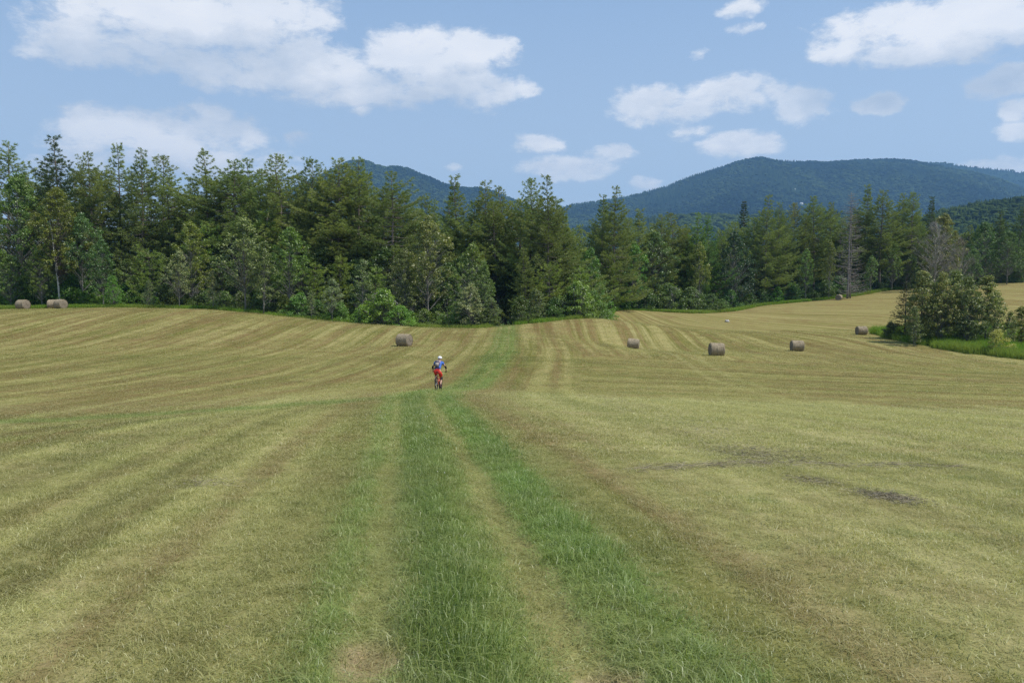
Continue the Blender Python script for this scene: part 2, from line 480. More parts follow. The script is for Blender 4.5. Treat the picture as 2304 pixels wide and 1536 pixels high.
c = N.mix(N.mapr(N.math('MULTIPLY_ADD', N.noise(flat, .23, 4, .6, .6), .6, N.math('MULTIPLY', rn2, -.25)), .22, .36, 0, .40), c, green)
gm = N.noise(N.vmath('ADD', flat, (40, 11, 0)), .9, 4, .65, .4)
c = N.mix(N.mapr(gm, .60, .72, 0, .55), c, green)
c = N.mix(N.math('MULTIPLY', N.math('MULTIPLY', N.mapr(Y_, 5, 18, .45, 1), N.mapr(Y_, 35, 32)), N.mapr(U, 1.8, 3.6, 0, .52)), c, (.375, .335, .175))
nl = N.math('MULTIPLY', N.mapr(Y_, 30, 22), N.math('MULTIPLY', N.mapr(U, -.95, -1.5), N.mapr(U, -22, -12)))
rn5 = N.noise(N.comb(N.math('MULTIPLY', ROW, 1.35), N.math('MULTIPLY', AL, .012), 33), 1.0, 2, .55, .05)
rn5 = N.math('ADD', rn5, N.math('MULTIPLY_ADD', med, .14, -.07))
c = N.mix(N.math('MULTIPLY', nl, N.mapr(rn5, .48, .60, 0, .58)), c, (.150, .130, .052))
c = N.mix(N.math('MULTIPLY', nl, N.mapr(rn5, .48, .38, 0, .55)), c, (.365, .328, .155))
c = N.mix(N.mapr(Y_, 34, 40, 0, .30), c, N.mix(1.0, c, (.84, .72, .52), 'MULTIPLY'))
# two pale wheel marks beyond the crest on the right
for u0 in (17.3, 19.1):
    d = N.math('ABSOLUTE', N.math('SUBTRACT', U, u0))
    d = N.mapr(N.math('ADD', d, N.math('MULTIPLY_ADD', med, .5, -.25)), .10, .40, .45, 0)
    c = N.mix(N.math('MULTIPLY', d, N.mapr(Y_, 34, 50)), c, pale)
# lush swath where the hump rolls over on the left
hb = N.math('ADD', Y_, N.math('MULTIPLY', X_, -.24))
hb = N.math('ABSOLUTE', N.math('SUBTRACT', hb, N.math('MULTIPLY_ADD', med, 2.4, 30.6)))
c = N.mix(N.math('MULTIPLY', N.mapr(hb, .4, 2.0, .6, 0, True), N.mapr(X_, -3, -6)), c, (.15, .20, .055))
# the wheel track: colour across it
uw = N.math('ADD', U, N.math('MULTIPLY_ADD', med, .12, -.06))
uw = N.math('ADD', uw, N.math('MULTIPLY_ADD', fine, .08, -.04))
uf = N.mapr(uw, -3.0, 3.0)
def us(u): return (u + 3.0) / 6.0
rutc, tgreen, dgreen, lgreen = (.245, .235, .085), (.140, .200, .058), (.105, .155, .034), (.185, .215, .072)
tcol = N.ramp(uf, [(us(-3), (.16, .18, .055)), (us(-1.5), (.20, .19, .06)), (us(-1.10), (.16, .18, .05)), (us(-.92), (.140, .225, .052)), (us(-.84), (.170, .215, .062)), (us(-.75), (.290, .280, .122)), (us(-.46), (.285, .275, .118)), (us(-.38), (.125, .170, .045)),
                   (us(-.20), (.090, .155, .028)), (us(.02), (.165, .225, .058)), (us(.28), (.200, .245, .078)), (us(.44), (.315, .290, .125)), (us(.68), (.315, .290, .125)), (us(.78), (.150, .230, .055)), (us(1.18), (.130, .225, .048)), (us(1.38), (.125, .155, .036)), (us(1.75), (.185, .165, .060))])
tmask = N.ramp(uf, [(us(-2.2), (0,) * 3), (us(-1.15), (.35,) * 3), (us(-.95), (.9,) * 3), (us(1.3), (.95,) * 3), (us(1.6), (.6,) * 3), (us(2.0), (0,) * 3)])
# wear along the track
wear = N.noise(N.comb(N.math('MULTIPLY', U, 1.6), N.math('MULTIPLY', Y_, .35), 7), 1.0, 4, .6)
tcol = N.mix(N.mapr(wear, .48, .72, 0, .7), tcol, (.185, .185, .07))
tcol = N.mix(.20, tcol, (.190, .200, .075))
c = N.mix(N.math('MULTIPLY', tmask, N.mapr(N.math('MULTIPLY_ADD', med, .5, N.math('MULTIPLY', fine, .5)), .34, .60, 1.0, .62)), c, tcol)
# bare earth spots in the ruts
for (sx, sy, rr) in ((-.82, 4.3, .20), (.50, 3.95, .16)):
    dv = N.vmath('LENGTH', N.vmath('MULTIPLY', N.vmath('SUBTRACT', flat, (sx, sy, 0)), (1, .8, 1)))
    m_ = N.mapr(N.math('ADD', dv, N.math('MULTIPLY_ADD', fine, .4, -.2)), rr * .4, rr * 1.3, .8, 0)
    c = N.mix(m_, c, (.34, .25, .16))
# grain
c = N.mix(N.mapr(fine, .35, .70, .0, .55), c, N.mix(1.0, c, (.60, .60, .52), 'MULTIPLY'))
c = N.mix(N.mapr(vf, .48, .72, .0, .5), c, N.mix(1.0, c, (1.4, 1.38, 1.3), 'MULTIPLY'))
hd = N.noise(N.comb(X_, N.math('MULTIPLY', Y_, .35), 0), 5.5, 3, .7)
c = N.mix(N.mapr(hd, .50, .70, 0, .40), c, N.mix(1.0, c, (.62, .66, .5), 'MULTIPLY'))
N.set(go.inputs[0], c)

def field_mat(name, atype, grass):
    m, N = new_mat(name)
    au = N.add('ShaderNodeAttribute', attribute_name='u', attribute_type=atype)
    ar = N.add('ShaderNodeAttribute', attribute_name='row', attribute_type=atype)
    geo = N.add('ShaderNodeNewGeometry')
    gr = N.n.new('ShaderNodeGroup'); gr.node_tree = fg
    N.set(gr.inputs[0], au.outputs['Fac']); N.set(gr.inputs[1], ar.outputs['Fac']); N.set(gr.inputs[3], geo.outputs['Position']); N.set(gr.inputs[2], N.add('ShaderNodeAttribute', attribute_name='along', attribute_type=atype).outputs['Fac'])
    c = gr.outputs[0]
    o = N.add('ShaderNodeOutputMaterial')
    if grass:
        rn = N.add('ShaderNodeAttribute', attribute_name='rnd').outputs['Fac']
        lush = N.add('ShaderNodeAttribute', attribute_name='lush', attribute_type='INSTANCER').outputs['Fac']
        c = N.mix(N.mapr(rn, .0, .45, .45, 0), c, N.mix(1.0, c, (.74, .84, .60), 'MULTIPLY'))
        c = N.mix(N.math('MULTIPLY', N.mapr(rn, .66, 1.0, 0, .65), N.mapr(lush, 0, 1, 1, .18)), c, (.40, .36, .19))
        c = N.mix(N.math('MULTIPLY', lush, .22), c, (.155, .225, .055))
        c = N.mix(1.0, c, (1.36, 1.42, 1.26), 'MULTIPLY')
        d = N.add('ShaderNodeBsdfDiffuse', {0: c})
        t = N.add('ShaderNodeBsdfTranslucent', {0: N.mix(1.0, c, (1.15, 1.25, .75), 'MULTIPLY')})
        gl = N.add('ShaderNodeBsdfGlossy', {0: (.9, .95, 1, 1), 1: .45})
        s1 = N.add('ShaderNodeMixShader', {0: .35, 1: d.outputs[0], 2: t.outputs[0]})
        s2 = N.add('ShaderNodeMixShader', {0: .035, 1: s1.outputs[0], 2: gl.outputs[0]})
        N.set(o.inputs[0], s2.outputs[0])
    else:
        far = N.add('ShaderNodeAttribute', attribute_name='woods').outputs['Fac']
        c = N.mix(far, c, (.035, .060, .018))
        edge = N.add('ShaderNodeAttribute', attribute_name='lushpatch').outputs['Fac']
        c = N.mix(edge, c, (.075, .15, .022))
        b = N.add('ShaderNodeBsdfDiffuse', {0: c})
        h = N.math('MULTIPLY_ADD', N.noise(geo.outputs['Position'], 7.0, 5, .7), 1.0, N.noise(geo.outputs['Position'], 1.1, 3, .6))
        bp = N.add('ShaderNodeBump', {'Height': h, 'Strength': .55, 'Distance': .09})
        N.set(b.inputs['Normal'], bp.outputs[0])
        N.set(o.inputs[0], b.outputs[0])
    return m

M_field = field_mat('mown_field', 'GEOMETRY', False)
M_grass = field_mat('grass_blades', 'INSTANCER', True)

def foliage_mat(name, under=None, trans=.30, var=.35, gloss=.03, silver=None):
    """tint comes from the object's own colour so that copies of one mesh can be different greens"""
    m, N = new_mat(name)
    oi = N.add('ShaderNodeObjectInfo')
    rn = N.add('ShaderNodeAttribute', attribute_name='rnd').outputs['Fac']
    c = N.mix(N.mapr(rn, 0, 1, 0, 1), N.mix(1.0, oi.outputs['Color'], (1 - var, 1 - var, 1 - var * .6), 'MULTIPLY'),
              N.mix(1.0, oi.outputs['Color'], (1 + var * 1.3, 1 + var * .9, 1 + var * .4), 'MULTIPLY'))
    n = N.noise(N.add('ShaderNodeTexCoord').outputs['Object'], .55, 3, .6)
    c = N.mix(N.mapr(n, .35, .65, 0, .55), c, N.mix(1.0, c, (1.45, 1.22, .95), 'MULTIPLY'))
    if silver:
        c = N.mix(N.mapr(rn, silver, silver + .01, 0, 1), c, (.44, .49, .33))
    if under:
        bf = N.add('ShaderNodeNewGeometry').outputs['Backfacing']
        c = N.mix(bf, c, under)
    d = N.add('ShaderNodeBsdfDiffuse', {0: c})
    t = N.add('ShaderNodeBsdfTranslucent', {0: N.mix(1.0, c, (1.2, 1.35, .6), 'MULTIPLY')})
    gl = N.add('ShaderNodeBsdfGlossy', {0: (1, 1, 1, 1), 1: .42})
    s1 = N.add('ShaderNodeMixShader', {0: trans, 1: d.outputs[0], 2: t.outputs[0]})
    s2 = N.add('ShaderNodeMixShader', {0: gloss, 1: s1.outputs[0], 2: gl.outputs[0]})
    N.set(N.add('ShaderNodeOutputMaterial').inputs[0], s2.outputs[0])
    return m

M_needle = foliage_mat('pine_needles', None, .26, .38, .02)
M_leaf = foliage_mat('broad_leaves', None, .32, .35, .04)
M_poplar = foliage_mat('silver_backed_leaves', (.17, .22, .10), .30, .38, .04, .86)

def bark_mat(name, a, b, scale, stretch=.25, birch=False):
    m, N = new_mat(name)
    tcn = N.add('ShaderNodeTexCoord').outputs['Object']
    v = N.vmath('MULTIPLY', tcn, (1, 1, stretch if not birch else 3.0))
    n = N.noise(v, scale, 5, .65)
    f = N.mapr(n, .36, .64) if not birch else N.mapr(n, .60, .68)
    c = N.mix(f, a, b)
    d = N.add('ShaderNodeBsdfPrincipled', {'Base Color': c, 'Roughness': .9, 'Specular IOR Level': .15})
    if birch:
        rr = N.add('ShaderNodeAttribute', attribute_name='rnd').outputs['Fac']
        N.set(d.inputs['Base Color'], N.mix(rr, (.10, .085, .07), c))
    bp = N.add('ShaderNodeBump', {'Height': n, 'Strength': .6, 'Distance': .03})
    N.set(d.inputs['Normal'], bp.outputs[0])
    N.set(N.add('ShaderNodeOutputMaterial').inputs[0], d.outputs[0])
    return m
M_bark = bark_mat('pine_bark', (.10, .085, .07), (.24, .205, .175), 9)
M_greybark = bark_mat('grey_bark', (.12, .115, .10), (.27, .26, .23), 9)
M_birch = bark_mat('birch_bark', (.62, .60, .55), (.07, .06, .055), 5, birch=True)
M_dead = bark_mat('dead_wood', (.17, .15, .135), (.33, .30, .27), 7)
M_drybark = bark_mat('dry_grey_bark', (.17, .155, .13), (.33, .31, .26), 7)

# ---------------------------------------------------------------- ground sheet (polar grid, finer near the camera)
ang_f = np.linspace(-50, 50, 430)
ang_b = np.linspace(50, 310, 72)[1:-1]
ANG = R(1) * np.concatenate([ang_f, ang_b])
rad = np.concatenate([[.0, .5, 1.0, 1.5, 2.0, 2.4], np.geomspace(2.7, 14, 110), np.geomspace(14, 60, 120)[1:], np.geomspace(60, 300, 170)[1:], np.geomspace(300, 7000, 40)[1:]])
A, Rr = np.meshgrid(ANG, rad)
GX, GY = Rr * np.sin(A), Rr * np.cos(A)
GZ = H(GX, GY)
na, nr = len(ANG), len(rad)
i = np.arange(nr - 1)[:, None] * na; j = np.arange(na)[None]
Q = np.stack([i + j, i + na + j, i + na + (j + 1) % na, i + (j + 1) % na], -1).reshape(-1, 4)[:, ::-1]

EDGE = [(-220, 127), (-77, 127), (-60, 127), (-47, 125), (-38, 121), (-30, 117), (-20, 114), (-12, 112), (-4, 111), (0, 112), (5, 114), (10, 117), (14, 124), (18, 150), (22, 166), (28, 166), (36, 160), (44, 172), (52, 182), (62, 190), (75, 193), (88, 197), (97, 206), (120, 212), (160, 216), (400, 218)]
EX = [e[0] for e in EDGE]; EY = [e[1] for e in EDGE]
def woods(x, y):
    """1 inside the forest"""
    e = np.interp(x, EX, EY) + 1.2 * fbm(x / 5, y / 50, 2, 8)
    return sstep(-.5, 1.5, y - e)
# the lush uncut patch round the small trees on the right
PATCH = [(56, 124), (54.2, 118), (53.9, 112), (54.9, 107), (56.2, 100), (60, 93), (66, 85), (75, 77), (120, 70), (120, 122), (90, 124), (70, 126)]
def in_poly(x, y, poly):
    x = np.asarray(x); y = np.asarray(y); c_ = np.zeros(x.shape, bool)
    n = len(poly)
    for k in range(n):
        x1, y1 = poly[k]; x2, y2 = poly[(k + 1) % n]
        cond = ((y1 > y) != (y2 > y)) & (x < (x2 - x1) * (y - y1) / (y2 - y1 + 1e-12) + x1)
        c_ ^= cond
    return c_
def patch_scale(y):
    return y
fx, fy = GX.ravel(), GY.ravel()
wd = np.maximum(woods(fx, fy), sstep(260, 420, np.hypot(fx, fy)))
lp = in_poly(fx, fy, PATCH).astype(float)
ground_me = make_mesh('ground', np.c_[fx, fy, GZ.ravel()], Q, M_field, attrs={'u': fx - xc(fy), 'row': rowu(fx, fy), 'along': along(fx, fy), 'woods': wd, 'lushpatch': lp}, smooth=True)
ground = link('ground', ground_me, kind='structure', label='rolling mown hay field falling away to the woods')

# ---------------------------------------------------------------- geometry-node scatter
def scatter(name, P, scale, rot, idx, protos, attrs=None, **tags):
    """points mesh + modifier: instances of the prototype meshes on the points (for ground cover and far woods)"""
    pc = bpy.data.collections.new(name + '_kinds')
    for k, me in enumerate(protos):
        o = bpy.data.objects.new('%s_kind_%02d' % (name, k), me); pc.objects.link(o)
    at_ = {'scl': np.asarray(scale, float), 'rot': np.asarray(rot, float), 'idx': np.asarray(idx, int)}
    if attrs: at_.update(attrs)
    me = make_mesh(name, P, [], None, attrs=at_)
    ob = link(name, me, **tags)
    t = bpy.data.node_groups.new(name, 'GeometryNodeTree')
    t.interface.new_socket('Geometry', in_out='INPUT', socket_type='NodeSocketGeometry')
    t.interface.new_socket('Geometry', in_out='OUTPUT', socket_type='NodeSocketGeometry')
    i_ = t.nodes.new('NodeGroupInput'); o_ = t.nodes.new('NodeGroupOutput')
    m2p = t.nodes.new('GeometryNodeMeshToPoints')
    ci = t.nodes.new('GeometryNodeCollectionInfo'); ci.inputs[0].default_value = pc
    ci.inputs['Separate Children'].default_value = True
    ci.inputs['Reset Children'].default_value = True
    iop = t.nodes.new('GeometryNodeInstanceOnPoints'); iop.inputs['Pick Instance'].default_value = True
    def na_(nm, ty):
        n = t.nodes.new('GeometryNodeInputNamedAttribute'); n.data_type = ty; n.inputs[0].default_value = nm
        return n.outputs[0]
    L = t.links.new
    L(i_.outputs[0], m2p.inputs[0]); L(m2p.outputs[0], iop.inputs['Points']); L(ci.outputs[0], iop.inputs['Instance'])
    L(na_('idx', 'INT'), iop.inputs['Instance Index']); L(na_('rot', 'FLOAT_VECTOR'), iop.inputs['Rotation']); L(na_('scl', 'FLOAT_VECTOR'), iop.inputs['Scale'])
    L(iop.outputs[0], o_.inputs[0])
    md = ob.modifiers.new('scatter', 'NODES'); md.node_group = t
    return ob

# ---------------------------------------------------------------- mountains and foothills
def ridge_interp(pts, px):
    return np.interp(px, [q[0] for q in pts], [q[1] for q in pts])

m_, N = new_mat('forested_mountain')
pos = N.add('ShaderNodeNewGeometry').outputs['Position']
n1 = N.noise(pos, .035, 5, .75)
n2 = N.noise(pos, .0022, 4, .6)
c = N.mix(N.mapr(n1, .35, .65), (.012, .026, .010), (.034, .056, .020))
c = N.mix(N.mapr(n2, .45, .62, 0, .5), c, (.018, .030, .014))
d_ = N.add('ShaderNodeBsdfDiffuse', {0: c})
bp = N.add('ShaderNodeBump', {'Height': n1, 'Strength': 1.0, 'Distance': 12.0})
N.set(d_.inputs['Normal'], bp.outputs[0])
N.set(N.add('ShaderNodeOutputMaterial').inputs[0], d_.outputs[0])
M_mount = m_
def far_leaf(name, a, b):
    m, N = new_mat(name)
    r_ = N.add('ShaderNodeAttribute', attribute_name='tone', attribute_type='INSTANCER').outputs['Fac']
    c = N.mix(r_, a, b)
    N.set(N.add('ShaderNodeOutputMaterial').inputs[0], N.add('ShaderNodeBsdfDiffuse', {0: c}).outputs[0])
    return m
M_far = far_leaf('distant_crowns', (.006, .016, .006), (.068, .098, .022))

def far_crown(seed, conifer):
    r_ = np.random.default_rng(seed); mb = MB()
    if conifer:
        for k in range(5):
            z = .15 + k * .17; rr = .26 * (1 - k * .18)
            th = np.arange(7) / 7 * 2 * PI + k; rad_ = rr * r_.uniform(.7, 1.25, 7)
            V = np.vstack([np.c_[rad_ * np.cos(th), rad_ * np.sin(th), np.full(7, z) - .05], [[0, 0, z + .30]]])
            mb.add(V, [[q, (q + 1) % 7, 7] for q in range(7)])
    else:
        for k in range(5):
            cc = r_.uniform(-.2, .2, 3) + [0, 0, .62]; s0 = mb.n
            mb.ellipsoid(cc, r_.uniform(.18, .30, 3), 6, 4)
            mb.V[-1] = mb.V[-1] + r_.normal(size=mb.V[-1].shape) * .035
        mb.tube([(0, 0, 0), (0, 0, .5)], .03, 3, cap=False)
    return mb.mesh('far_crown', M_far)
FARC = [far_crown(s, s % 2 == 0) for s in range(6)]

def mountain(name, label, ridge, px0, px1, Yr, depth, seed, rough=1.0, npx=260, ntrees=14000, treeh=15, foot=-10.0, lift=0.0, houses=()):
    """heightfield: every line of sight from px0 to px1 gets a front slope, the crest and a back slope"""
    px = np.linspace(px0, px1, npx)
    rz = np.empty(npx)
    for k, q in enumerate(px):
        rz[k] = at(q, ridge_interp(ridge, q) + 1.5, Yr)[2]
    xs = (px - 1152) / F
    tt = np.concatenate([np.linspace(0, 1, 90), np.linspace(1, 1.6, 20)[1:]])     # 0 foot, 1 crest
    Yg = Yr - depth + depth * tt
    XX = xs[None, :] * Yr * np.ones(len(tt))[:, None]
    YY = Yg[:, None] * np.ones(npx)[None]
    prof = np.where(tt <= 1, .75 * tt ** 1.25 + .25 * sstep(0, 1, tt), 1 - (tt - 1) * .9)
    ZZ = foot + (rz[None] - foot) * prof[:, None]
    env = np.where(tt <= 1, np.sin(PI * np.clip(tt, 0, 1)) ** .7, 0)[:, None]
    amp = .16 * (rz[None] - foot) * rough
    ZZ = ZZ + env * amp * (fbm(XX / (depth * .28), YY / (depth * .6), 5, seed))
    ZZ = ZZ + env * amp * .5 * (1 - np.abs(fbm(XX / (depth * .16), YY / (depth * .5), 3, seed + 9)) * 2) * .5
    V = np.c_[XX.ravel(), YY.ravel(), ZZ.ravel()]
    i = np.arange(len(tt) - 1)[:, None] * npx; j = np.arange(npx - 1)[None]
    Qm = np.stack([i + j, i + j + 1, i + npx + j + 1, i + npx + j], -1).reshape(-1, 4)
    ob = link(name, make_mesh(name, V, Qm, M_mount, smooth=True), kind='structure', label=label)
    # the wood that covers it
    r_ = np.random.default_rng(seed)
    fi = r_.uniform(0, npx - 1.001, ntrees); ft = r_.uniform(0, 1.03, ntrees) ** .9 * 89
    extra = ntrees // 14
    fi[:extra] = r_.uniform(0, npx - 1.001, extra); ft[:extra] = r_.uniform(86, 90, extra)
    i0 = fi.astype(int); j0 = np.clip(ft.astype(int), 0, len(tt) - 2); a = fi - i0; b = ft - j0
    def sm(Zg): return (Zg[j0, i0] * (1 - a) + Zg[j0, i0 + 1] * a) * (1 - b) + (Zg[j0 + 1, i0] * (1 - a) + Zg[j0 + 1, i0 + 1] * a) * b
    Pt = np.c_[sm(XX), sm(YY), sm(ZZ) - treeh * .25]
    gone = np.zeros(len(Pt), bool)
    for hx, hy in houses:                      # a farmhouse in its clearing on the slope
        d = ray(hx, hy); col = (hx - px0) / (px1 - px0) * (npx - 1)
        for q in range(len(tt)):
            Yh = Yg[q]; ci = ((d[0] / d[1] * Yh / Yr) - xs[0]) / (xs[-1] - xs[0]) * (npx - 1)
            c0 = int(ci); zz = ZZ[q, c0] * (1 - ci + c0) + ZZ[q, c0 + 1] * (ci - c0)
            if zz > CAMZ + d[2] / d[1] * Yh: break
        hp = np.array([d[0] / d[1] * Yh, Yh, zz]); HOUSE_AT.append(hp)
        gone |= (np.abs(Pt[:, 0] - hp[0]) < 16) & (Pt[:, 1] < hp[1] + 12) & (Pt[:, 1] > hp[1] - 75)
    Pt = Pt[~gone]; ft = ft[~gone]; ntrees = len(Pt)
    s_ = treeh * r_.uniform(.7, 1.25, ntrees)
    con = (fbm(Pt[:, 0] / 260, Pt[:, 1] / 400, 3, seed + 4) + r_.normal(size=ntrees) * .25 + (ft / 89 - .75) > 0).astype(int)
    idx = np.where(con == 1, r_.integers(0, 3, ntrees) * 2, r_.integers(0, 3, ntrees) * 2 + 1)
    wide = np.where(con == 1, 1.2, 1.5)
    tone = np.clip(.42 + lift + .95 * fbm(Pt[:, 0] / 420, Pt[:, 1] / 520, 4, seed + 2) + r_.normal(size=ntrees) * .22 - con * .28, 0, 1)
    return ob, dict(P=Pt, scale=np.c_[s_ * wide, s_ * wide, s_], rot=np.c_[np.zeros((ntrees, 2)), r_.uniform(0, 6.28, ntrees)], idx=idx, attrs={'tone': tone})

RID_R = [(1150, 520), (1230, 482), (1280, 463), (1340, 455), (1400, 446), (1480, 425), (1550, 399), (1620, 376), (1665, 363), (1690, 358), (1705, 356), (1722, 360), (1760, 364), (1850, 367), (1930, 362), (1985, 360), (2020, 361), (2080, 372), (2150, 386), (2220, 405), (2304, 430), (2500, 470), (2700, 520)]
RID_R2 = [(1900, 400), (1990, 368), (2060, 366), (2120, 369), (2180, 376), (2250, 383), (2304, 391), (2500, 420), (2800, 480)]
RID_L = [(380, 520), (470, 470), (560, 470), (640, 440), (730, 400), (790, 364), (825, 363), (850, 373), (872, 379), (895, 377), (920, 381), (960, 397), (1000, 415), (1035, 424), (1075, 424), (1110, 432), (1180, 462), (1280, 500), (1400, 540)]
RID_F = [(1900, 560), (1980, 530), (2060, 500), (2120, 480), (2190, 466), (2260, 458), (2304, 452), (2500, 440), (2900, 455)]
RID_M = [(1180, 545), (1300, 520), (1420, 498), (1560, 488), (1680, 492), (1800, 480), (1950, 486), (2100, 500), (2300, 520), (2600, 540)]
HOUSES = [(1803, 463), (1788, 426)]
HOUSE_AT = []
mts = [mountain('mountain', 'broad forested mountain rising behind the right half of the trees', RID_R, 1150, 2700, 4600, 2300, 11, rough=1.45, ntrees=46000, treeh=17, houses=HOUSES),
       mountain('mountain', 'farther forested shoulder at the right behind the broad mountain', RID_R2, 1900, 2800, 5600, 1600, 23, ntrees=9000, treeh=18),
       mountain('mountain', 'blue forested mountain seen through the tall pines left of centre', RID_L, 380, 1400, 4300, 2000, 31, ntrees=24000, treeh=16)]
hills = [mountain('foothill', 'low wooded foothill in front of the broad mountain', RID_M, 1180, 2600, 2100, 700, 41, rough=.5, ntrees=16000, treeh=15, lift=.2),
         mountain('foothill', 'near green wooded hill behind the trees at the far right', RID_F, 1900, 2900, 1050, 420, 53, rough=.4, ntrees=16000, treeh=10, lift=.30)]
allp = [d for _, d in mts + hills]
cat_ = lambda k: np.concatenate([d[k] for d in allp])
scatter('forest', cat_('P'), cat_('scale'), cat_('rot'), cat_('idx'), FARC, attrs={'tone': np.concatenate([d['attrs']['tone'] for d in allp])},
        kind='stuff', label='dense woods covering the mountains and foothills', cat='forest')
m_wall = bpy.data.materials.new('white_clapboard'); m_wall.use_nodes = True
m_wall.node_tree.nodes['Principled BSDF'].inputs['Base Color'].default_value = (.80, .79, .75, 1)
m_roof = bpy.data.materials.new('grey_metal_roof'); m_roof.use_nodes = True
m_roof.node_tree.nodes['Principled BSDF'].inputs['Base Color'].default_value = (.42, .43, .44, 1)
m_pane = bpy.data.materials.new('window_glass'); m_pane.use_nodes = True
m_pane.node_tree.nodes['Principled BSDF'].inputs['Base Color'].default_value = (.04, .05, .06, 1)
for (hp, sc_, lab) in ((HOUSE_AT[0], 1.0, 'tiny white farmhouse low on the slope of the broad mountain'), (HOUSE_AT[1], .55, 'tinier white cabin higher on the slope of the broad mountain')):
    root = link('farmhouse', None, loc=tuple(hp + [0, 0, -.5]), label=lab, cat='house'); root.scale = (sc_,) * 3; root.rotation_euler = (0, 0, .3)
    b = MB(); b.box((-6.5, -4, -3), (6.5, 4, 5.2)); b.add([(-6.5, -4, 5.2), (-6.5, 4, 5.2), (-6.5, 0, 8.2), (6.5, -4, 5.2), (6.5, 4, 5.2), (6.5, 0, 8.2)], [[0, 2, 1], [3, 4, 5]])
    link('wall', b.mesh('wall', m_wall, attr=None), root)
    b = MB(); b.add([(-7, -4.6, 4.95), (7, -4.6, 4.95), (7, 0, 8.5), (-7, 0, 8.5), (-7, 4.6, 4.95), (7, 4.6, 4.95), (-7, -4.6, 4.75), (7, -4.6, 4.75), (7, 0, 8.3), (-7, 0, 8.3), (-7, 4.6, 4.75), (7, 4.6, 4.75)], None,
                    [[0, 1, 2, 3], [3, 2, 5, 4], [7, 6, 9, 8], [8, 9, 10, 11], [0, 6, 7, 1], [4, 5, 11, 10]])
    link('roof', b.mesh('roof', m_roof, attr=None), root)
    for wx_ in (-4.2, -1.4, 3.8):
        b = MB(); b.box((wx_ - .5, -4.06, 2.0), (wx_ + .5, -3.98, 3.6)); link('window', b.mesh('window', m_pane, attr=None), root)
    b = MB(); b.box((.8, -4.08, .3), (1.9, -3.98, 2.6)); link('door', b.mesh('door', m_pane, attr=None), root)
# woods on the valley floor behind the tree line
r_ = np.random.default_rng(77)
nV = 5200
vy = r_.uniform(270, 1500, nV); vx = vy * r_.uniform(-.78, .80, nV)
vz = H(vx, vy, False)
scatter('woodland', np.c_[vx, vy, vz], np.repeat((r_.uniform(15, 22, nV))[:, None], 3, 1), np.c_[np.zeros((nV, 2)), r_.uniform(0, 6, nV)], r_.integers(0, 6, nV), FARC,
        attrs={'tone': r_.uniform(0, .8, nV)}, kind='stuff', label='deep woodland filling the valley behind the pines', cat='woods')

# ---------------------------------------------------------------- haze
hz = MB(); hz.box((-7600, -7600, -14.5), (7600, 7600, 900))
mh = bpy.data.materials.new('haze_air'); mh.use_nodes = True; mh.node_tree.nodes.clear()
N = NT(mh.node_tree)
pv = N.add('ShaderNodeVolumePrincipled', {'Color': (.31, .61, 1.0, 1), 'Density': .000102, 'Anisotropy': .15})
N.set(N.add('ShaderNodeOutputMaterial').inputs['Volume'], pv.outputs[0])
link('haze', hz.mesh('haze', mh, attr=None), kind='stuff', label='thin summer haze in the valley air', cat='haze')

# ================================================================ vegetation prototypes
def tree_data(trunk_mb, crown_mb, bark, leafmat, name):
    return (trunk_mb.mesh(name + '_trunk', bark, smooth=True), crown_mb.mesh(name + '_crown', leafmat) if crown_mb.n else None)

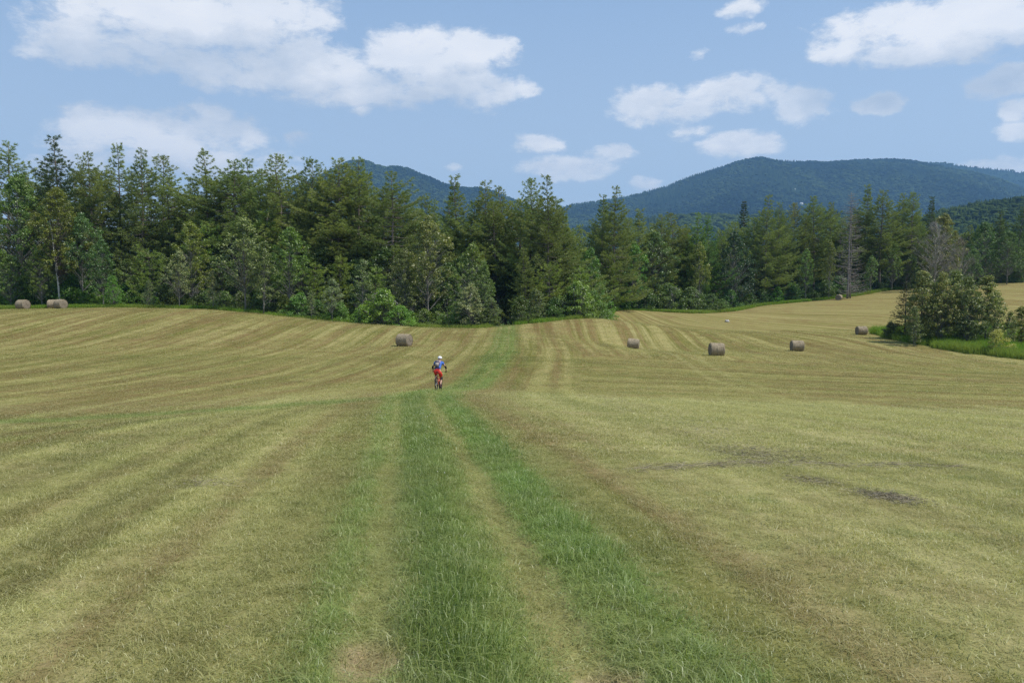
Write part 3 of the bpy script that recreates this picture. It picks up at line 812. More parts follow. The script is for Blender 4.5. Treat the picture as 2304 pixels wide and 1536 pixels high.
def pine(seed, Hh=25.0, cb=.30, Lmax=4.6, dens=1.0, lean=.0, point=.75, nblade=20, bl=.30, bw=.042, upturn=.34, bark=None):
    """white pine: whorls of long level boughs carrying feathery plates"""
    r = np.random.default_rng(seed); T = MB(); C = MB()
    zs = np.linspace(0, Hh, 12)
    wx = np.cumsum(r.normal(size=12)) * .13 * (zs / Hh) + lean * zs / Hh; wy = np.cumsum(r.normal(size=12)) * .07 * (zs / Hh)
    wx[0] = wy[0] = 0
    ctr = lambda z: np.array([np.interp(z, zs, wx), np.interp(z, zs, wy), z])
    r0 = .0105 * Hh
    T.tube(np.c_[wx, wy, zs - .3], np.maximum(.02, r0 * (1 - zs / Hh * .97) ** .8), 8)
    z = Hh * .10
    while z < cb * Hh:                       # dead snags under the crown
        for k in range(r.integers(0, 4)):
            a = r.uniform(0, 6.28); L = r.uniform(.5, 2.4); c = ctr(z)
            T.tube([c, c + [math.cos(a) * L * .6, math.sin(a) * L * .6, .05 * L], c + [math.cos(a) * L, math.sin(a) * L, -.05 * L]], [.035, .02, .008], 3, cap=False)
        z += r.uniform(.35, .9)
    z = cb * Hh
    B, Dv, Ll, Cc = [], [], [], []
    side_bias = r.uniform(0, 6.28); gap_a = r.uniform(0, 6.28)
    while z < Hh - .45:
        t = (z - cb * Hh) / (Hh - cb * Hh)
        prof = (1 - t) ** point * (.62 + .38 * min(1, t / .22)) * (1 if t < .72 else ((1 - t) / .28) ** .25)
        nb = int(round(r.uniform(4.0, 6.2) * dens)) if t < .86 else r.integers(3, 5)
        a0 = r.uniform(0, 6.28); wl = r.uniform(.68, 1.22)
        for k in range(nb):
            a = a0 + k * 2 * PI / nb + r.normal() * .25
            L = Lmax * prof * wl * r.uniform(.55, 1.25) * (1 + .12 * math.cos(a - side_bias)) + .14
            L *= 1 + .55 * float(vnoise(a * 1.1 + seed, z * .32, seed)) * (1 - .4 * t)
            if r.random() < .12: L *= .45
            if t > .86: L = max(L, r.uniform(.35, .75))
            if t < .5 and math.cos(a - gap_a) > .8 and r.random() < .5: continue
            c = ctr(z); h = np.array([math.cos(a), math.sin(a), 0]); sd = np.array([-math.sin(a), math.cos(a), 0])
            rise = r.normal() * .07 + .06 + (.70 if t < .86 else 1.15) * t ** 2.2
            s = np.linspace(0, 1, 6)
            pz = L * (rise * s - .16 * np.sin(s * PI) * (1 - t) + upturn * .35 * s ** 3)
            bend = r.normal() * .10
            Pb = c + s[:, None] * L * h + (bend * L * s ** 2)[:, None] * sd; Pb[:, 2] += pz
            T.tube(Pb, np.linspace(.012 * L + .012, .006, 6), 4, cap=False)
            nsub = max(3, int(L * 2.9))
            for q in range(nsub):
                f = .32 + .68 * (q + r.uniform(0, 1)) / nsub
                base = np.array([np.interp(f, s, Pb[:, i_]) for i_ in range(3)])
                sg = 1 if q % 2 else -1
                l2 = (.28 * L * (1.12 - f) + .30) * r.uniform(.7, 1.25)
                d2 = h * r.uniform(.5, .9) + sd * sg * r.uniform(.6, 1.0) + np.array([0, 0, r.uniform(.02, .28)])
                d2 /= np.linalg.norm(d2)
                nt = max(2, int(l2 / .20))
                for w in range(nt):
                    pt = base + d2 * l2 * (w + .6) / nt + r.normal(size=3) * .05
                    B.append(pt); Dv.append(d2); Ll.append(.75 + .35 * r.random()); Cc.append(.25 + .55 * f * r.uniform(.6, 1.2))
            B.append(Pb[-1]); Dv.append(h + [0, 0, .5]); Ll.append(1.1); Cc.append(.8)
        z += r.uniform(.50, .98) * (1 - .32 * t) if t < .86 else r.uniform(.6, .85)
    for k in range(4):
        B.append(ctr(Hh - .22 * k)); Dv.append(np.array([0, 0, 1.6])); Ll.append(.7); Cc.append(.8)
    B = np.array(B); Dv = np.array(Dv); Ll = np.array(Ll); Cc = np.clip(Cc, 0, 1)
    n = len(B); Bx = np.repeat(B, nblade, 0)
    D = np.repeat(Dv, nblade, 0) * .8 + r.normal(size=(n * nblade, 3)) * .58 + [0, 0, .36]
    C.blades(Bx + r.normal(size=Bx.shape) * .05, D, bl * np.repeat(Ll, nblade) * r.uniform(.7, 1.2, n * nblade), bw, r, np.clip(np.repeat(Cc, nblade) + r.normal(size=n * nblade) * .16, 0, 1))
    return tree_data(T, C, bark or M_bark, M_needle, 'pine')

def spruce(seed, Hh=18.0, cb=.04, Lmax=3.4, droop=.35, nblade=8):
    """dense narrow cone of drooping boughs"""
    r = np.random.default_rng(seed); T = MB(); C = MB()
    T.tube([(0, 0, -.2), (0, 0, Hh * .5), (0, 0, Hh)], [.011 * Hh, .006 * Hh, .01], 7)
    z = cb * Hh; B, Dv, Cc = [], [], []
    while z < Hh - .15:
        t = (z / Hh - cb) / (1 - cb)
        nb = r.integers(5, 8); a0 = r.uniform(0, 6.28)
        for k in range(nb):
            a = a0 + k * 2 * PI / nb + r.normal() * .2
            L = Lmax * (1 - t) ** .85 * r.uniform(.7, 1.12) + .15
            h = np.array([math.cos(a), math.sin(a), 0]); sd = np.array([-math.sin(a), math.cos(a), 0])
            s = np.linspace(0, 1, 5)
            Pb = np.array([0, 0, z]) + s[:, None] * L * h; Pb[:, 2] += L * (-droop * (1 - t) * s + .22 * s ** 3 + .25 * t * s)
            T.tube(Pb, np.linspace(.03, .006, 5), 3, cap=False)
            for q in range(max(3, int(L * 6))):
                f = .15 + .85 * r.random(); base = np.array([np.interp(f, s, Pb[:, i_]) for i_ in range(3)])
                off = sd * r.uniform(-1, 1) * .30 * L * (1.1 - f) + [0, 0, -.05]
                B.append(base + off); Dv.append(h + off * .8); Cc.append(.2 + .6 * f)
        z += r.uniform(.30, .50)
    B = np.array(B); Dv = np.array(Dv); n = len(B); Bx = np.repeat(B, nblade, 0)
    C.blades(Bx, np.repeat(Dv, nblade, 0) + r.normal(size=(n * nblade, 3)) * .5, r.uniform(.2, .42, n * nblade), .07, r, np.clip(np.repeat(Cc, nblade) + r.normal(size=n * nblade) * .15, 0, 1))
    return tree_data(T, C, M_bark, M_needle, 'spruce')

def broadleaf(seed, Hh=12.0, W=3.4, cb=.25, ncl=150, per=55, leaf=.11, bark=None, mat=None, trunks=1, shape=1.0, spread=.42, fine=26, crown=True, stem=.011):
    """trunk, limbs, twigs and clusters of single leaves"""
    r = np.random.default_rng(seed); T = MB(); C = MB()
    tr = []
    for k in range(trunks):
        a = r.uniform(0, 6.28); lean = (W * .45 * r.uniform(.5, 1) if trunks > 1 else r.uniform(0, .4))
        zz = np.linspace(0, 1, 8); hh = Hh * (.90 if k == 0 else r.uniform(.62, .88))
        P_ = np.c_[np.cos(a) * lean * zz ** 1.4 + np.cumsum(r.normal(size=8)) * .05 * zz, np.sin(a) * lean * zz ** 1.4 + np.cumsum(r.normal(size=8)) * .05 * zz, zz * hh - .2 * (zz == 0)]
        if trunks > 1: P_[:, :2] += [math.cos(a) * .15, math.sin(a) * .15]
        T.tube(P_, np.maximum(.012, stem * Hh * (1 - zz * .93) ** .9 * (1 if trunks == 1 else .7)), 7, c=1.0)
        tr.append(P_)
    cz0 = cb * Hh; pts = []
    lobes = [(r.uniform(0, 6.28), r.uniform(.2, .95), r.uniform(.55, 1.15)) for _ in range(9)]
    for k in range(ncl):
        f = r.random() ** .85
        a = r.uniform(0, 6.28)
        env = math.sin(PI * min(1, (.16 + .84 * f) ** (.75 * shape))) ** .62 if f < .999 else 0
        env *= 1 + .32 * sum(math.cos(a - la) * math.exp(-((f - lf) / .16) ** 2) * lw for la, lf, lw in lobes[:5])
        rr = W * max(.12, env) * (r.random() ** .45)
        pts.append((rr * math.cos(a), rr * math.sin(a), cz0 + (Hh - cz0) * f * (.97 + .05 * r.random())))
    pts = np.array(pts)
    for p_ in pts:
        P_ = tr[r.integers(0, len(tr))]
        zb = max(cz0 * .6, p_[2] - np.hypot(p_[0], p_[1]) * r.uniform(.5, 1.1))
        b0 = np.array([np.interp(zb, P_[:, 2], P_[:, i_]) for i_ in range(2)] + [min(zb, P_[-1, 2])])
        mid = b0 * .5 + p_ * .5 + [0, 0, r.uniform(-.1, .25)]
        L = np.linalg.norm(p_ - b0)
        T.tube([b0, mid, p_], [.006 * L + .012, .005 * L + .006, .006], 4, cap=False)
        if not crown:
            for q in range(fine):
                d = r.normal(size=3) * .5 + (p_ - b0) / (L + .01) + [0, 0, .25]; d /= np.linalg.norm(d)
                s0 = mid + (p_ - mid) * r.random(); l_ = r.uniform(.4, 1.3)
                T.tube([s0, s0 + d * l_ * .5 + r.normal(size=3) * .05, s0 + d * l_ + r.normal(size=3) * .12], [.016, .012, .006], 3, cap=False)
    if crown:
        n = len(pts)
        sz = spread * r.uniform(.6, 1.35, n)
        cen = np.repeat(pts, per, 0)
        d = r.normal(size=(n * per, 3)); d /= np.linalg.norm(d, axis=1)[:, None]
        rad_ = np.repeat(sz, per) * r.random(n * per) ** .40
        Lp = cen + d * rad_[:, None] * [1.15, 1.15, .72]
        nrm = d * .5 + r.normal(size=d.shape) * .6 + [0, 0, .75]
        tone = np.clip(np.repeat(r.uniform(.1, .9, n), per) * .55 + r.random(n * per) * .45, 0, 1)
        C.leaves(Lp, nrm, leaf * r.uniform(.65, 1.25, n * per), r, tone)
    return tree_data(T, C, bark or M_greybark, mat or M_leaf, 'broadleaf')

def snag(seed, Hh=22.0):
    r = np.random.default_rng(seed); T = MB()
    zz = np.linspace(0, Hh, 10)
    T.tube(np.c_[np.cumsum(r.normal(size=10)) * .04, np.cumsum(r.normal(size=10)) * .04, zz], np.linspace(.24, .03, 10), 8)
    T.tube(np.c_[.55 + .05 * r.normal(size=6), .1 + .05 * r.normal(size=6), np.linspace(0, Hh * .93, 6)], np.linspace(.16, .02, 6), 6)
    z = 1.2
    while z < Hh - .2:
        t = z / Hh
        for k in range(r.integers(4, 8)):
            a = r.uniform(0, 6.28); L = (4.2 * (1 - t) ** .7 * r.uniform(.35, 1.1) + .35)
            h = np.array([math.cos(a), math.sin(a), 0])
            b = np.array([r.choice([0, .5]), 0, z])
            s = np.linspace(0, 1, 6); Pb = b + s[:, None] * L * h; Pb[:, 2] += L * (-.20 * s + .34 * s ** 2.4)
            T.tube(Pb, np.linspace(.045, .010, 6), 4, cap=False)
            for q in range(int(L * 3)):
                f = r.uniform(.3, 1); p0 = b + f * L * h; p0[2] = np.interp(f, s, Pb[:, 2])
                d = h * .7 + r.normal(size=3) * .45 + [0, 0, .25]
                T.tube([p0, p0 + d * r.uniform(.25, .8)], [.012, .006], 3, cap=False)
        z += r.uniform(.28, .55)
    return tree_data(T, MB(), M_dead, None, 'snag')

PINES = [pine(101, cb=.24, Lmax=6.6, point=.95), pine(102, cb=.38, Lmax=5.6, dens=.9, point=.80), pine(103, cb=.30, Lmax=6.8, dens=.85, point=.80),
         pine(104, cb=.42, Lmax=5.4, point=.70), pine(105, cb=.16, Lmax=6.2, dens=1.1, point=1.0), pine(106, cb=.10, Lmax=7.6, dens=1.1, point=1.0)]
YPINE = [pine(111, Hh=10, cb=.06, Lmax=3.2, dens=1.1, point=.8, bl=.30, bw=.05), pine(112, Hh=10, cb=.12, Lmax=3.6, dens=1.0, point=.55, bl=.30, bw=.05)]
SPRU = [spruce(121), spruce(122, Lmax=2.8)]
BROAD = [broadleaf(201, 12, 3.6, ncl=190), broadleaf(202, 12, 3.0, .32, ncl=160, shape=1.15), broadleaf(203, 12, 4.0, .18, ncl=220, shape=.9)]
POPL = [broadleaf(211, 10, 1.9, .22, ncl=120, per=40, leaf=.105, mat=M_poplar, spread=.40), broadleaf(212, 10, 2.4, .30, ncl=130, per=42, leaf=.105, mat=M_poplar, spread=.42),
        broadleaf(213, 10, 2.9, .10, ncl=200, per=46, leaf=.11, mat=M_poplar, trunks=3, spread=.42)]
BIRCH = broadleaf(221, 15, 3.8, .33, ncl=230, per=60, leaf=.10, bark=M_birch, trunks=2, stem=.009)
BUSH = [broadleaf(231, 3.2, 2.0, .05, ncl=95, per=55, leaf=.085, trunks=4, spread=.40, shape=.7, stem=.008), broadleaf(232, 3.2, 1.7, .05, ncl=80, per=55, leaf=.075, trunks=3, spread=.34, shape=.8, stem=.008),
        broadleaf(233, 3.2, 2.5, .03, ncl=120, per=50, leaf=.09, trunks=5, spread=.42, shape=.55, stem=.008)]
CLUMP = [broadleaf(241, 8, 1.8, .10, ncl=165, per=52, leaf=.10, mat=M_poplar, spread=.38, stem=.010), broadleaf(242, 8, 2.2, .12, ncl=200, per=52, leaf=.10, mat=M_poplar, spread=.40, stem=.010),
         broadleaf(243, 8, 1.6, .12, ncl=110, per=46, leaf=.10, mat=M_poplar, trunks=2, spread=.34, stem=.012)]
BARE = broadleaf(251, 12, 3.6, .22, ncl=70, bark=M_drybark, trunks=3, crown=False, fine=22, stem=.012)
SNAG = snag(261)

NAMES = {'pine': ('pine_tree', 'pine tree'), 'ypine': ('young_pine', 'pine tree'), 'spruce': ('spruce_tree', 'spruce'), 'broad': ('leafy_tree', 'tree'), 'poplar': ('poplar_tree', 'tree'),
         'birch': ('birch_tree', 'birch'), 'bush': ('bush', 'bush'), 'snag': ('dead_tree', 'dead tree'), 'bare': ('bare_tree', 'dead tree'), 'clump': ('small_tree', 'tree')}
PROTO = {'pine': (PINES, 25.), 'ypine': (YPINE, 10.), 'spruce': (SPRU, 18.), 'broad': (BROAD, 12.), 'poplar': (POPL, 10.), 'birch': ([BIRCH], 15.), 'bush': (BUSH, 3.2), 'snag': ([SNAG], 22.), 'bare': ([BARE], 12.), 'clump': (CLUMP, 8.)}
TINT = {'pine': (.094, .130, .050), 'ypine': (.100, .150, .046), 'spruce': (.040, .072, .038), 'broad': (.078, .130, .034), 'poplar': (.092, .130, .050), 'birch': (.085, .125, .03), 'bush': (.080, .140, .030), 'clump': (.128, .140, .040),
        'snag': (1, 1, 1), 'bare': (1, 1, 1)}
TR = random.Random(99)
def tree(kind, x, y, h, label, group=None, w=1.0, which=None, tint=None, rot=None, vary=.12):
    protos, H0 = PROTO[kind]
    pr = protos[(which if which is not None else TR.randrange(len(protos))) % len(protos)]
    nm, cat = NAMES[kind]
    z = Hs(x, y) - .05
    root = bpy.data.objects.new(nm, None); COL.objects.link(root)
    root.location = (x, y, z); s = h / H0
    if kind == 'pine': w *= 1.26
    if kind == 'clump': w *= .88
    ws = s * w * TR.uniform(.94, 1.06)
    root.scale = (ws, ws, s)
    root.rotation_euler = (TR.gauss(0, .012), TR.gauss(0, .012), TR.uniform(0, 6.28) if rot is None else rot)
    root['label'] = label; root['category'] = cat
    if group: root['group'] = group
    t = bpy.data.objects.new('trunk', pr[0]); COL.objects.link(t); t.parent = root
    if pr[1]:
        c = bpy.data.objects.new('crown', pr[1]); COL.objects.link(c); c.parent = root
        k = tint or TINT[kind]; b = 1 + TR.uniform(-vary, vary); hshift = TR.uniform(-vary, vary) * .6
        b *= 1.80
        c.color = (k[0] * b * (1 + hshift), k[1] * b, k[2] * b * (1 - hshift) * .82, 1)
    return root

LANDMARKS = [(8, 'the left edge pine'), (124, 'the dark full pine'), (205, 'the slim grey-green pine'), (290, 'the pointed pine pair'), (358, 'the shouldered pine'), (461, 'the pine with level boughs'), (543, 'the flat-topped pine pair'), (641, 'the narrow-necked pine'),
             (700, 'the bare-trunked pine'), (782, 'the pines over the summit'), (885, 'the lone open-stemmed pine'), (962, 'the round-headed tree'), (1038, 'the spire-topped pine'), (1092, 'the double-tipped pine'), (1150, 'the track gap'), (1232, 'the large open pine'), (1300, 'the end of the near wood'),
             (1384, 'the full-skirted pine'), (1440, 'the medium pine'), (1482, 'the rounded pine'), (1522, 'the brownish-topped pine'), (1585, 'the twin green pines'), (1675, 'the blackish spruce'), (1736, 'the broad pine'), (1790, 'the thin yellowish pine'), (1836, 'the bare-stemmed pine'),
             (1914, 'the grey dead tree'), (1966, 'the highest right-hand pine'), (2045, 'the two bare-stemmed pines'), (2105, 'the bare grey trees'), (2160, 'the leaning bare grey tree'), (2215, 'the dark round tree'), (2280, 'the right edge of the photo')]
USED = set()
def beside(px, start):
    """a label that says which landmark of the skyline the tree stands beside"""
    for lx, nm in sorted(LANDMARKS, key=lambda q: abs(q[0] - px)):
        side = 'behind' if abs(lx - px) < 12 else ('left of' if px < lx else 'right of')
        for far in ('just ', '', 'farther '):
            lab = '%s, %s%s %s' % (start, '' if side == 'behind' else far, side, nm)
            if lab not in USED:
                USED.add(lab); return lab
ORD = ['leftmost', 'second', 'third', 'fourth', 'fifth', 'sixth', 'seventh', 'eighth', 'ninth', 'tenth', 'eleventh', 'twelfth', 'thirteenth', 'fourteenth', 'fifteenth', 'sixteenth', 'seventeenth', 'eighteenth']

def by_px(px, pytop, Y):
    """position and height of a tree whose tip is seen at (px, pytop) and that stands Y metres ahead"""
    tip = at(px, pytop, Y)
    return tip[0], Y, tip[2] - Hs(tip[0], Y)

def T_(kind, px, pytop, Y, label, group=None, **k):
    x, y, h = by_px(px, pytop, Y)
    return tree(kind, x, y, h, label, group, **k)

DK = (.036, .060, .028)
YG = (.105, .128, .040)
TALL = 'tall pines of the wood edge'
# ---- tall conifers, left to right
T_('pine', 8, 318, 150, 'tall pine cut by the left edge of the photo', TALL, which=0)
T_('pine', 124, 308, 138, 'darkest full pine at the left, its broad crown above all its neighbours', TALL, which=5, tint=DK, w=.95)
T_('pine', 205, 343, 142, 'slim grey-green pine just right of the dark full pine', TALL, which=3, w=.75)
T_('pine', 268, 327, 148, 'pine with a thin pointed tip, second right of the dark full pine', TALL, which=2, w=.85)
T_('pine', 316, 334, 144, 'pointed pine twinned with the thin-tipped pine on its left', TALL, which=0, w=.8)
T_('pine', 358, 352, 152, 'lower pine on the right shoulder of the pointed pair', TALL, which=1, w=.85)
T_('pine', 461, 339, 142, 'pine with separate level boughs standing alone in a dip of the skyline', TALL, which=2, w=.95)
T_('pine', 424, 405, 150, 'short pine filling the dip left of the pine with level boughs', TALL, which=4)
T_('pine', 520, 361, 140, 'left of the two flat-topped pines beside the pine with level boughs', TALL, which=3, w=1.0)
T_('pine', 566, 359, 146, 'right of the two flat-topped pines beside the pine with level boughs', TALL, which=3, w=.95, rot=2.0)
T_('pine', 592, 385, 150, 'pine with a ragged side right of the flat-topped pair', TALL, which=1)
T_('pine', 641, 350, 138, 'tall pine with a narrow open neck between foliage tufts', TALL, which=1, w=.9)
T_('pine', 692, 358, 140, 'pine with bare lower trunks just left of the left mountain summit', TALL, which=1, w=.85, rot=1.)
T_('pine', 758, 360, 136, 'tall bare-stemmed pine in front of the left mountain', TALL, which=3, w=1.1)
T_('pine', 728, 378, 139, 'lower pine left of the bare-stemmed pine at the mountain', TALL, which=0, w=.95)
T_('pine', 828, 385, 141, 'lower pine right of the thick-topped pine at the summit', TALL, which=2, w=.9)
T_('pine', 806, 356, 138, 'thick-topped pine overlapping the left mountain summit', TALL, which=0, w=.85)
T_('pine', 786, 372, 144, 'pine wedged behind the two pines at the mountain summit', TALL, which=1, w=.8)
T_('pine', 885, 390, 132, 'lone open-stemmed pine against the slope of the left mountain', TALL, which=3, w=.9)
T_('pine', 946, 448, 150, 'low pine under the slope of the left mountain', TALL, which=4)
T_('pine', 985, 455, 165, 'small far pine below the dip beside the left mountain', TALL, which=4, w=.9)
T_('pine', 1038, 402, 146, 'spire-topped pine standing where the left mountain meets the skyline', TALL, which=4, w=.85)
T_('pine', 1092, 405, 142, 'double-tipped pine just right of the spire-topped pine', TALL, which=0, w=.85)
T_('pine', 1138, 418, 144, 'pine behind the track gap, between two double-tipped pines', TALL, which=2, w=.8)
T_('pine', 1192, 403, 136, 'thin pine touching the large open pine right of the gap', TALL, which=1, w=.75)
T_('pine', 1232, 398, 130, 'large open pine with a visible stem right of the track gap', TALL, which=5, w=.82, tint=(.09, .112, .045))
T_('pine', 1272, 478, 136, 'lower pine leaning on the right side of the large open pine', TALL, which=5, w=1.1)
T_('pine', 1182, 560, 124, 'short shaded pine at the right side of the track gap', TALL, which=4, w=1.1)
T_('pine', 1352, 442, 166, 'left tip of the thick pine between the two mountains', TALL, which=4, w=.8)
T_('pine', 1384, 424, 162, 'thick full-skirted pine on the skyline between the two mountains', TALL, which=5, w=.95)
T_('pine', 1440, 475, 178, 'medium pine right behind the full-skirted pine', TALL, which=4)
T_('pine', 1482, 482, 182, 'rounded pine below the lower slope of the right mountain', TALL, which=0)
T_('pine', 1522, 478, 186, 'small brownish-topped pine left of the twin green pines', TALL, which=2, tint=YG)
T_('pine', 1570, 482, 184, 'left of the twin bright green pines under the right mountain', TALL, which=5, tint=(.07, .13, .04), w=.8)
T_('pine', 1598, 488, 184, 'right of the twin bright green pines under the right mountain', TALL, which=4, tint=(.07, .13, .04), w=.8)
T_('spruce', 1675, 450, 205, 'blackish narrow spruce directly below the right mountain summit', TALL, which=1, tint=(.026, .046, .030))
T_('pine', 1724, 442, 194, 'broad pine right of the blackish spruce', TALL, which=5, w=.9)
T_('pine', 1752, 455, 198, 'pine merged with the right side of the broad pine', TALL, which=0, w=.7)
T_('pine', 1790, 458, 208, 'thin yellowish pine between two fuller pines', TALL, which=1, tint=(.11, .13, .05), w=.65)
T_('pine', 1836, 442, 206, 'bare-stemmed pine third left of the grey dead tree', TALL, which=3, w=.85)
T_('pine', 1868, 456, 210, 'pine close behind the left side of the grey dead tree', TALL, which=3, w=.8)
T_('snag', 1914, 432, 188, 'tall grey dead conifer with bare curved boughs', None, rot=.3)
T_('pine', 1948, 420, 208, 'highest pine at the right, just right of the grey dead tree', TALL, which=4, w=.75)
T_('pine', 1985, 428, 204, 'broad pine beside the highest pine at the right', TALL, which=0, w=1.0)
T_('pine', 2034, 436, 212, 'left of two bare-stemmed pines near the bare grey broadleaf tree', TALL, which=3, w=.7)
T_('pine', 2054, 433, 208, 'right of two bare-stemmed pines near the bare grey broadleaf tree', TALL, which=1, w=.8)
T_('pine', 2093, 446, 222, 'small dark pointed pine above the bare grey broadleaf tree', TALL, which=4, w=.7, tint=DK)
T_('pine', 2250, 478, 222, 'dark green pine near the right edge of the photo', TALL, which=5, tint=(.05, .08, .03))
T_('pine', 2292, 468, 226, 'dark pine at the very right edge of the photo', TALL, which=4, tint=(.05, .08, .03))
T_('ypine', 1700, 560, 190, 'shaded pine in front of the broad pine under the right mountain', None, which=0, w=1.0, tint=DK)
# ---- lower pines with level plates in the middle storey
MID = 'lower pines in front of the tall ones'
for px, py, Y, lab in [(330, 560, 131, 'lower pine with level plates behind the silver bush row at the left'), (700, 590, 122, 'flat-layered young pine left of centre above the dome bush'),
                       (760, 575, 126, 'flat-layered pine just right of its smaller twin left of centre'), (840, 600, 124, 'flat-layered pine right above the dome bush'),
                       (1240, 590, 120, 'brownish pine with drooping plates at the right of the track gap'), (1300, 600, 126, 'wide pine with level plates ending the near wood on the right'),
                       (1370, 590, 160, 'skirt-like young pine below the full-skirted pine'), (1540, 560, 184, 'young pine left of the dark spruce-like tree under the right mountain'),
                       (450, 500, 136, 'middle-height pine under the pine with level boughs'), (600, 470, 136, 'middle-height pine below the flat-topped pair')]:
    T_('ypine', px, py, Y, lab, MID, w=1.15)
# ---- broad-leaved trees along the edge
ED = 'broad-leaved trees of the wood edge'
T_('broad', 40, 392, 133, 'big round green broadleaf tree at the left edge', ED, which=2, w=.75)
T_('birch', 128, 425, 127, 'birch with a white forked trunk below the dark full pine', ED, w=.9, tint=(.085, .115, .022), rot=.6)
T_('broad', 180, 480, 128, 'bluish-green broadleaf tree right of the white-trunked birch', ED, which=1, w=.75, tint=(.055, .105, .035))
T_('broad', 90, 560, 126, 'low broadleaf tree with thin pale trunks behind the left bales', ED, which=0, w=.8)
T_('broad', 228, 540, 126, 'deep green broadleaf tree third from the white-trunked birch', ED, which=1, w=.8, tint=(.045, .105, .03))
T_('broad', 20, 575, 127, 'low dark leafy tree at the left edge behind the single bale', ED, which=0, w=.9)
T_('broad', 255, 620, 124, 'bright green low tree left of the silvery saplings', ED, which=2, w=.9, tint=(.06, .15, .02))
T_('poplar', 400, 565, 122, 'silver-leaved sapling with white tips, tallest of the left saplings', ED, which=1, w=.9, tint=(.13, .16, .08))
T_('poplar', 478, 608, 120, 'small white-tipped sapling right of the tallest left sapling', ED, which=0, w=.9, tint=(.165, .19, .10))
T_('poplar', 335, 630, 123, 'low rounded sapling left of the tallest left sapling', ED, which=2, w=.8)
T_('broad', 430, 500, 128, 'olive broadleaf tree behind the left saplings', ED, which=0, w=.8, tint=(.09, .118, .022))
T_('poplar', 548, 492, 120, 'tall silver-flecked poplar with a thin pale trunk', ED, which=1, w=.95)
T_('poplar', 590, 545, 119, 'silver-flecked poplar close to the right of the tallest one', ED, which=0, w=1.1)
T_('broad', 646, 512, 122, 'fresh green broadleaf tree right of the silver-flecked poplars', ED, which=1, w=.85, tint=(.08, .145, .035))
T_('poplar', 746, 628, 115, 'small silvery sapling with a visible stem in front of the flat-layered pines', ED, which=1, w=1.0, tint=(.14, .18, .10))
T_('poplar', 700, 655, 115, 'low dull sapling left of the small silvery sapling', ED, which=0, w=1.0)
T_('poplar', 815, 585, 119, 'slender sapling standing above the dome bush', ED, which=0, w=1.1)
T_('broad', 962, 488, 122, 'tall round-headed pale green tree left of the track gap', ED, which=1, w=.80, tint=(.105, .135, .05))
T_('broad', 910, 560, 120, 'grey-green tree under the left side of the round-headed tree', ED, which=0, w=.75, tint=(.08, .105, .035))
T_('broad', 1058, 548, 119, 'rounded green tree at the left side of the track gap', ED, which=2, w=.78, tint=(.08, .125, .035))
T_('broad', 1090, 590, 117, 'narrow green tree leaning into the track gap', ED, which=1, w=.7)
T_('poplar', 1058, 640, 112.5, 'pale bush-like tree with white-flecked leaves beside the track gap', ED, which=2, w=1.25, tint=(.155, .185, .10))
T_('poplar', 1100, 665, 112.5, 'small leafy sapling on the right flank of the white-flecked tree', ED, which=2, w=1.1)
T_('poplar', 1205, 650, 116, 'round-topped sapling with a white stem right of the track gap', ED, which=2, w=1.2, tint=(.085, .115, .04))
T_('poplar', 1265, 668, 118, 'grey-green sapling beside the white-stemmed one right of the gap', ED, which=2, w=1.2, tint=(.08, .105, .05))
T_('broad', 1330, 560, 140, 'bright leafy tree behind the end of the near wood', ED, which=0, w=.7, tint=(.06, .14, .03))
T_('broad', 1425, 545, 172, 'bright green leafy tree right of the full-skirted pine', ED, which=1, w=.8, tint=(.07, .16, .03))
T_('broad', 1470, 520, 178, 'bluish leafy tree behind the round bush row', ED, which=0, w=.8, tint=(.06, .11, .045))
T_('broad', 1575, 545, 180, 'olive round tree under the twin green pines', ED, which=1, w=.65, tint=(.095, .125, .03))
T_('broad', 1655, 520, 184, 'very dark broad tree with shining leaves left of the broad pine', ED, which=2, w=.75, tint=(.022, .048, .024))
T_('broad', 1815, 560, 190, 'fresh green narrow tree left of the grey dead tree', ED, which=1, w=.6, tint=(.07, .13, .03))
T_('broad', 1868, 540, 192, 'olive column-shaped tree touching the grey dead tree', ED, which=1, w=.42, tint=(.085, .115, .028))
T_('broad', 1960, 575, 196, 'rounded tree with two thin pale stems right of the grey dead tree', ED, which=1, w=.75)
T_('broad', 2010, 545, 200, 'green tree left of the bare grey broadleaf tree', ED, which=0, w=.75)
T_('bare', 2105, 500, 192, 'left bare grey broadleaf tree with fine twigs behind the small grove', 'bare grey trees', rot=1.0, w=.95)
T_('bare', 2160, 535, 188, 'right, lower bare grey broadleaf tree leaning behind the small grove', 'bare grey trees', rot=3.6, w=1.0)
T_('broad', 2125, 482, 200, 'golden-tipped tree behind the bare grey broadleaf trees', ED, which=2, w=.85, tint=(.095, .11, .03))
T_('broad', 2215, 500, 212, 'dark round tree right of the bare grey trees', ED, which=2, w=.8, tint=(.045, .085, .022))
T_('broad', 2270, 520, 208, 'dark leafy tree above the far crest at the right edge', ED, which=0, w=1.0, tint=(.045, .085, .022))
T_('broad', 2190, 560, 203, 'low leafy tree in shade above the far crest', ED, which=0, w=.9, tint=(.05, .09, .025))
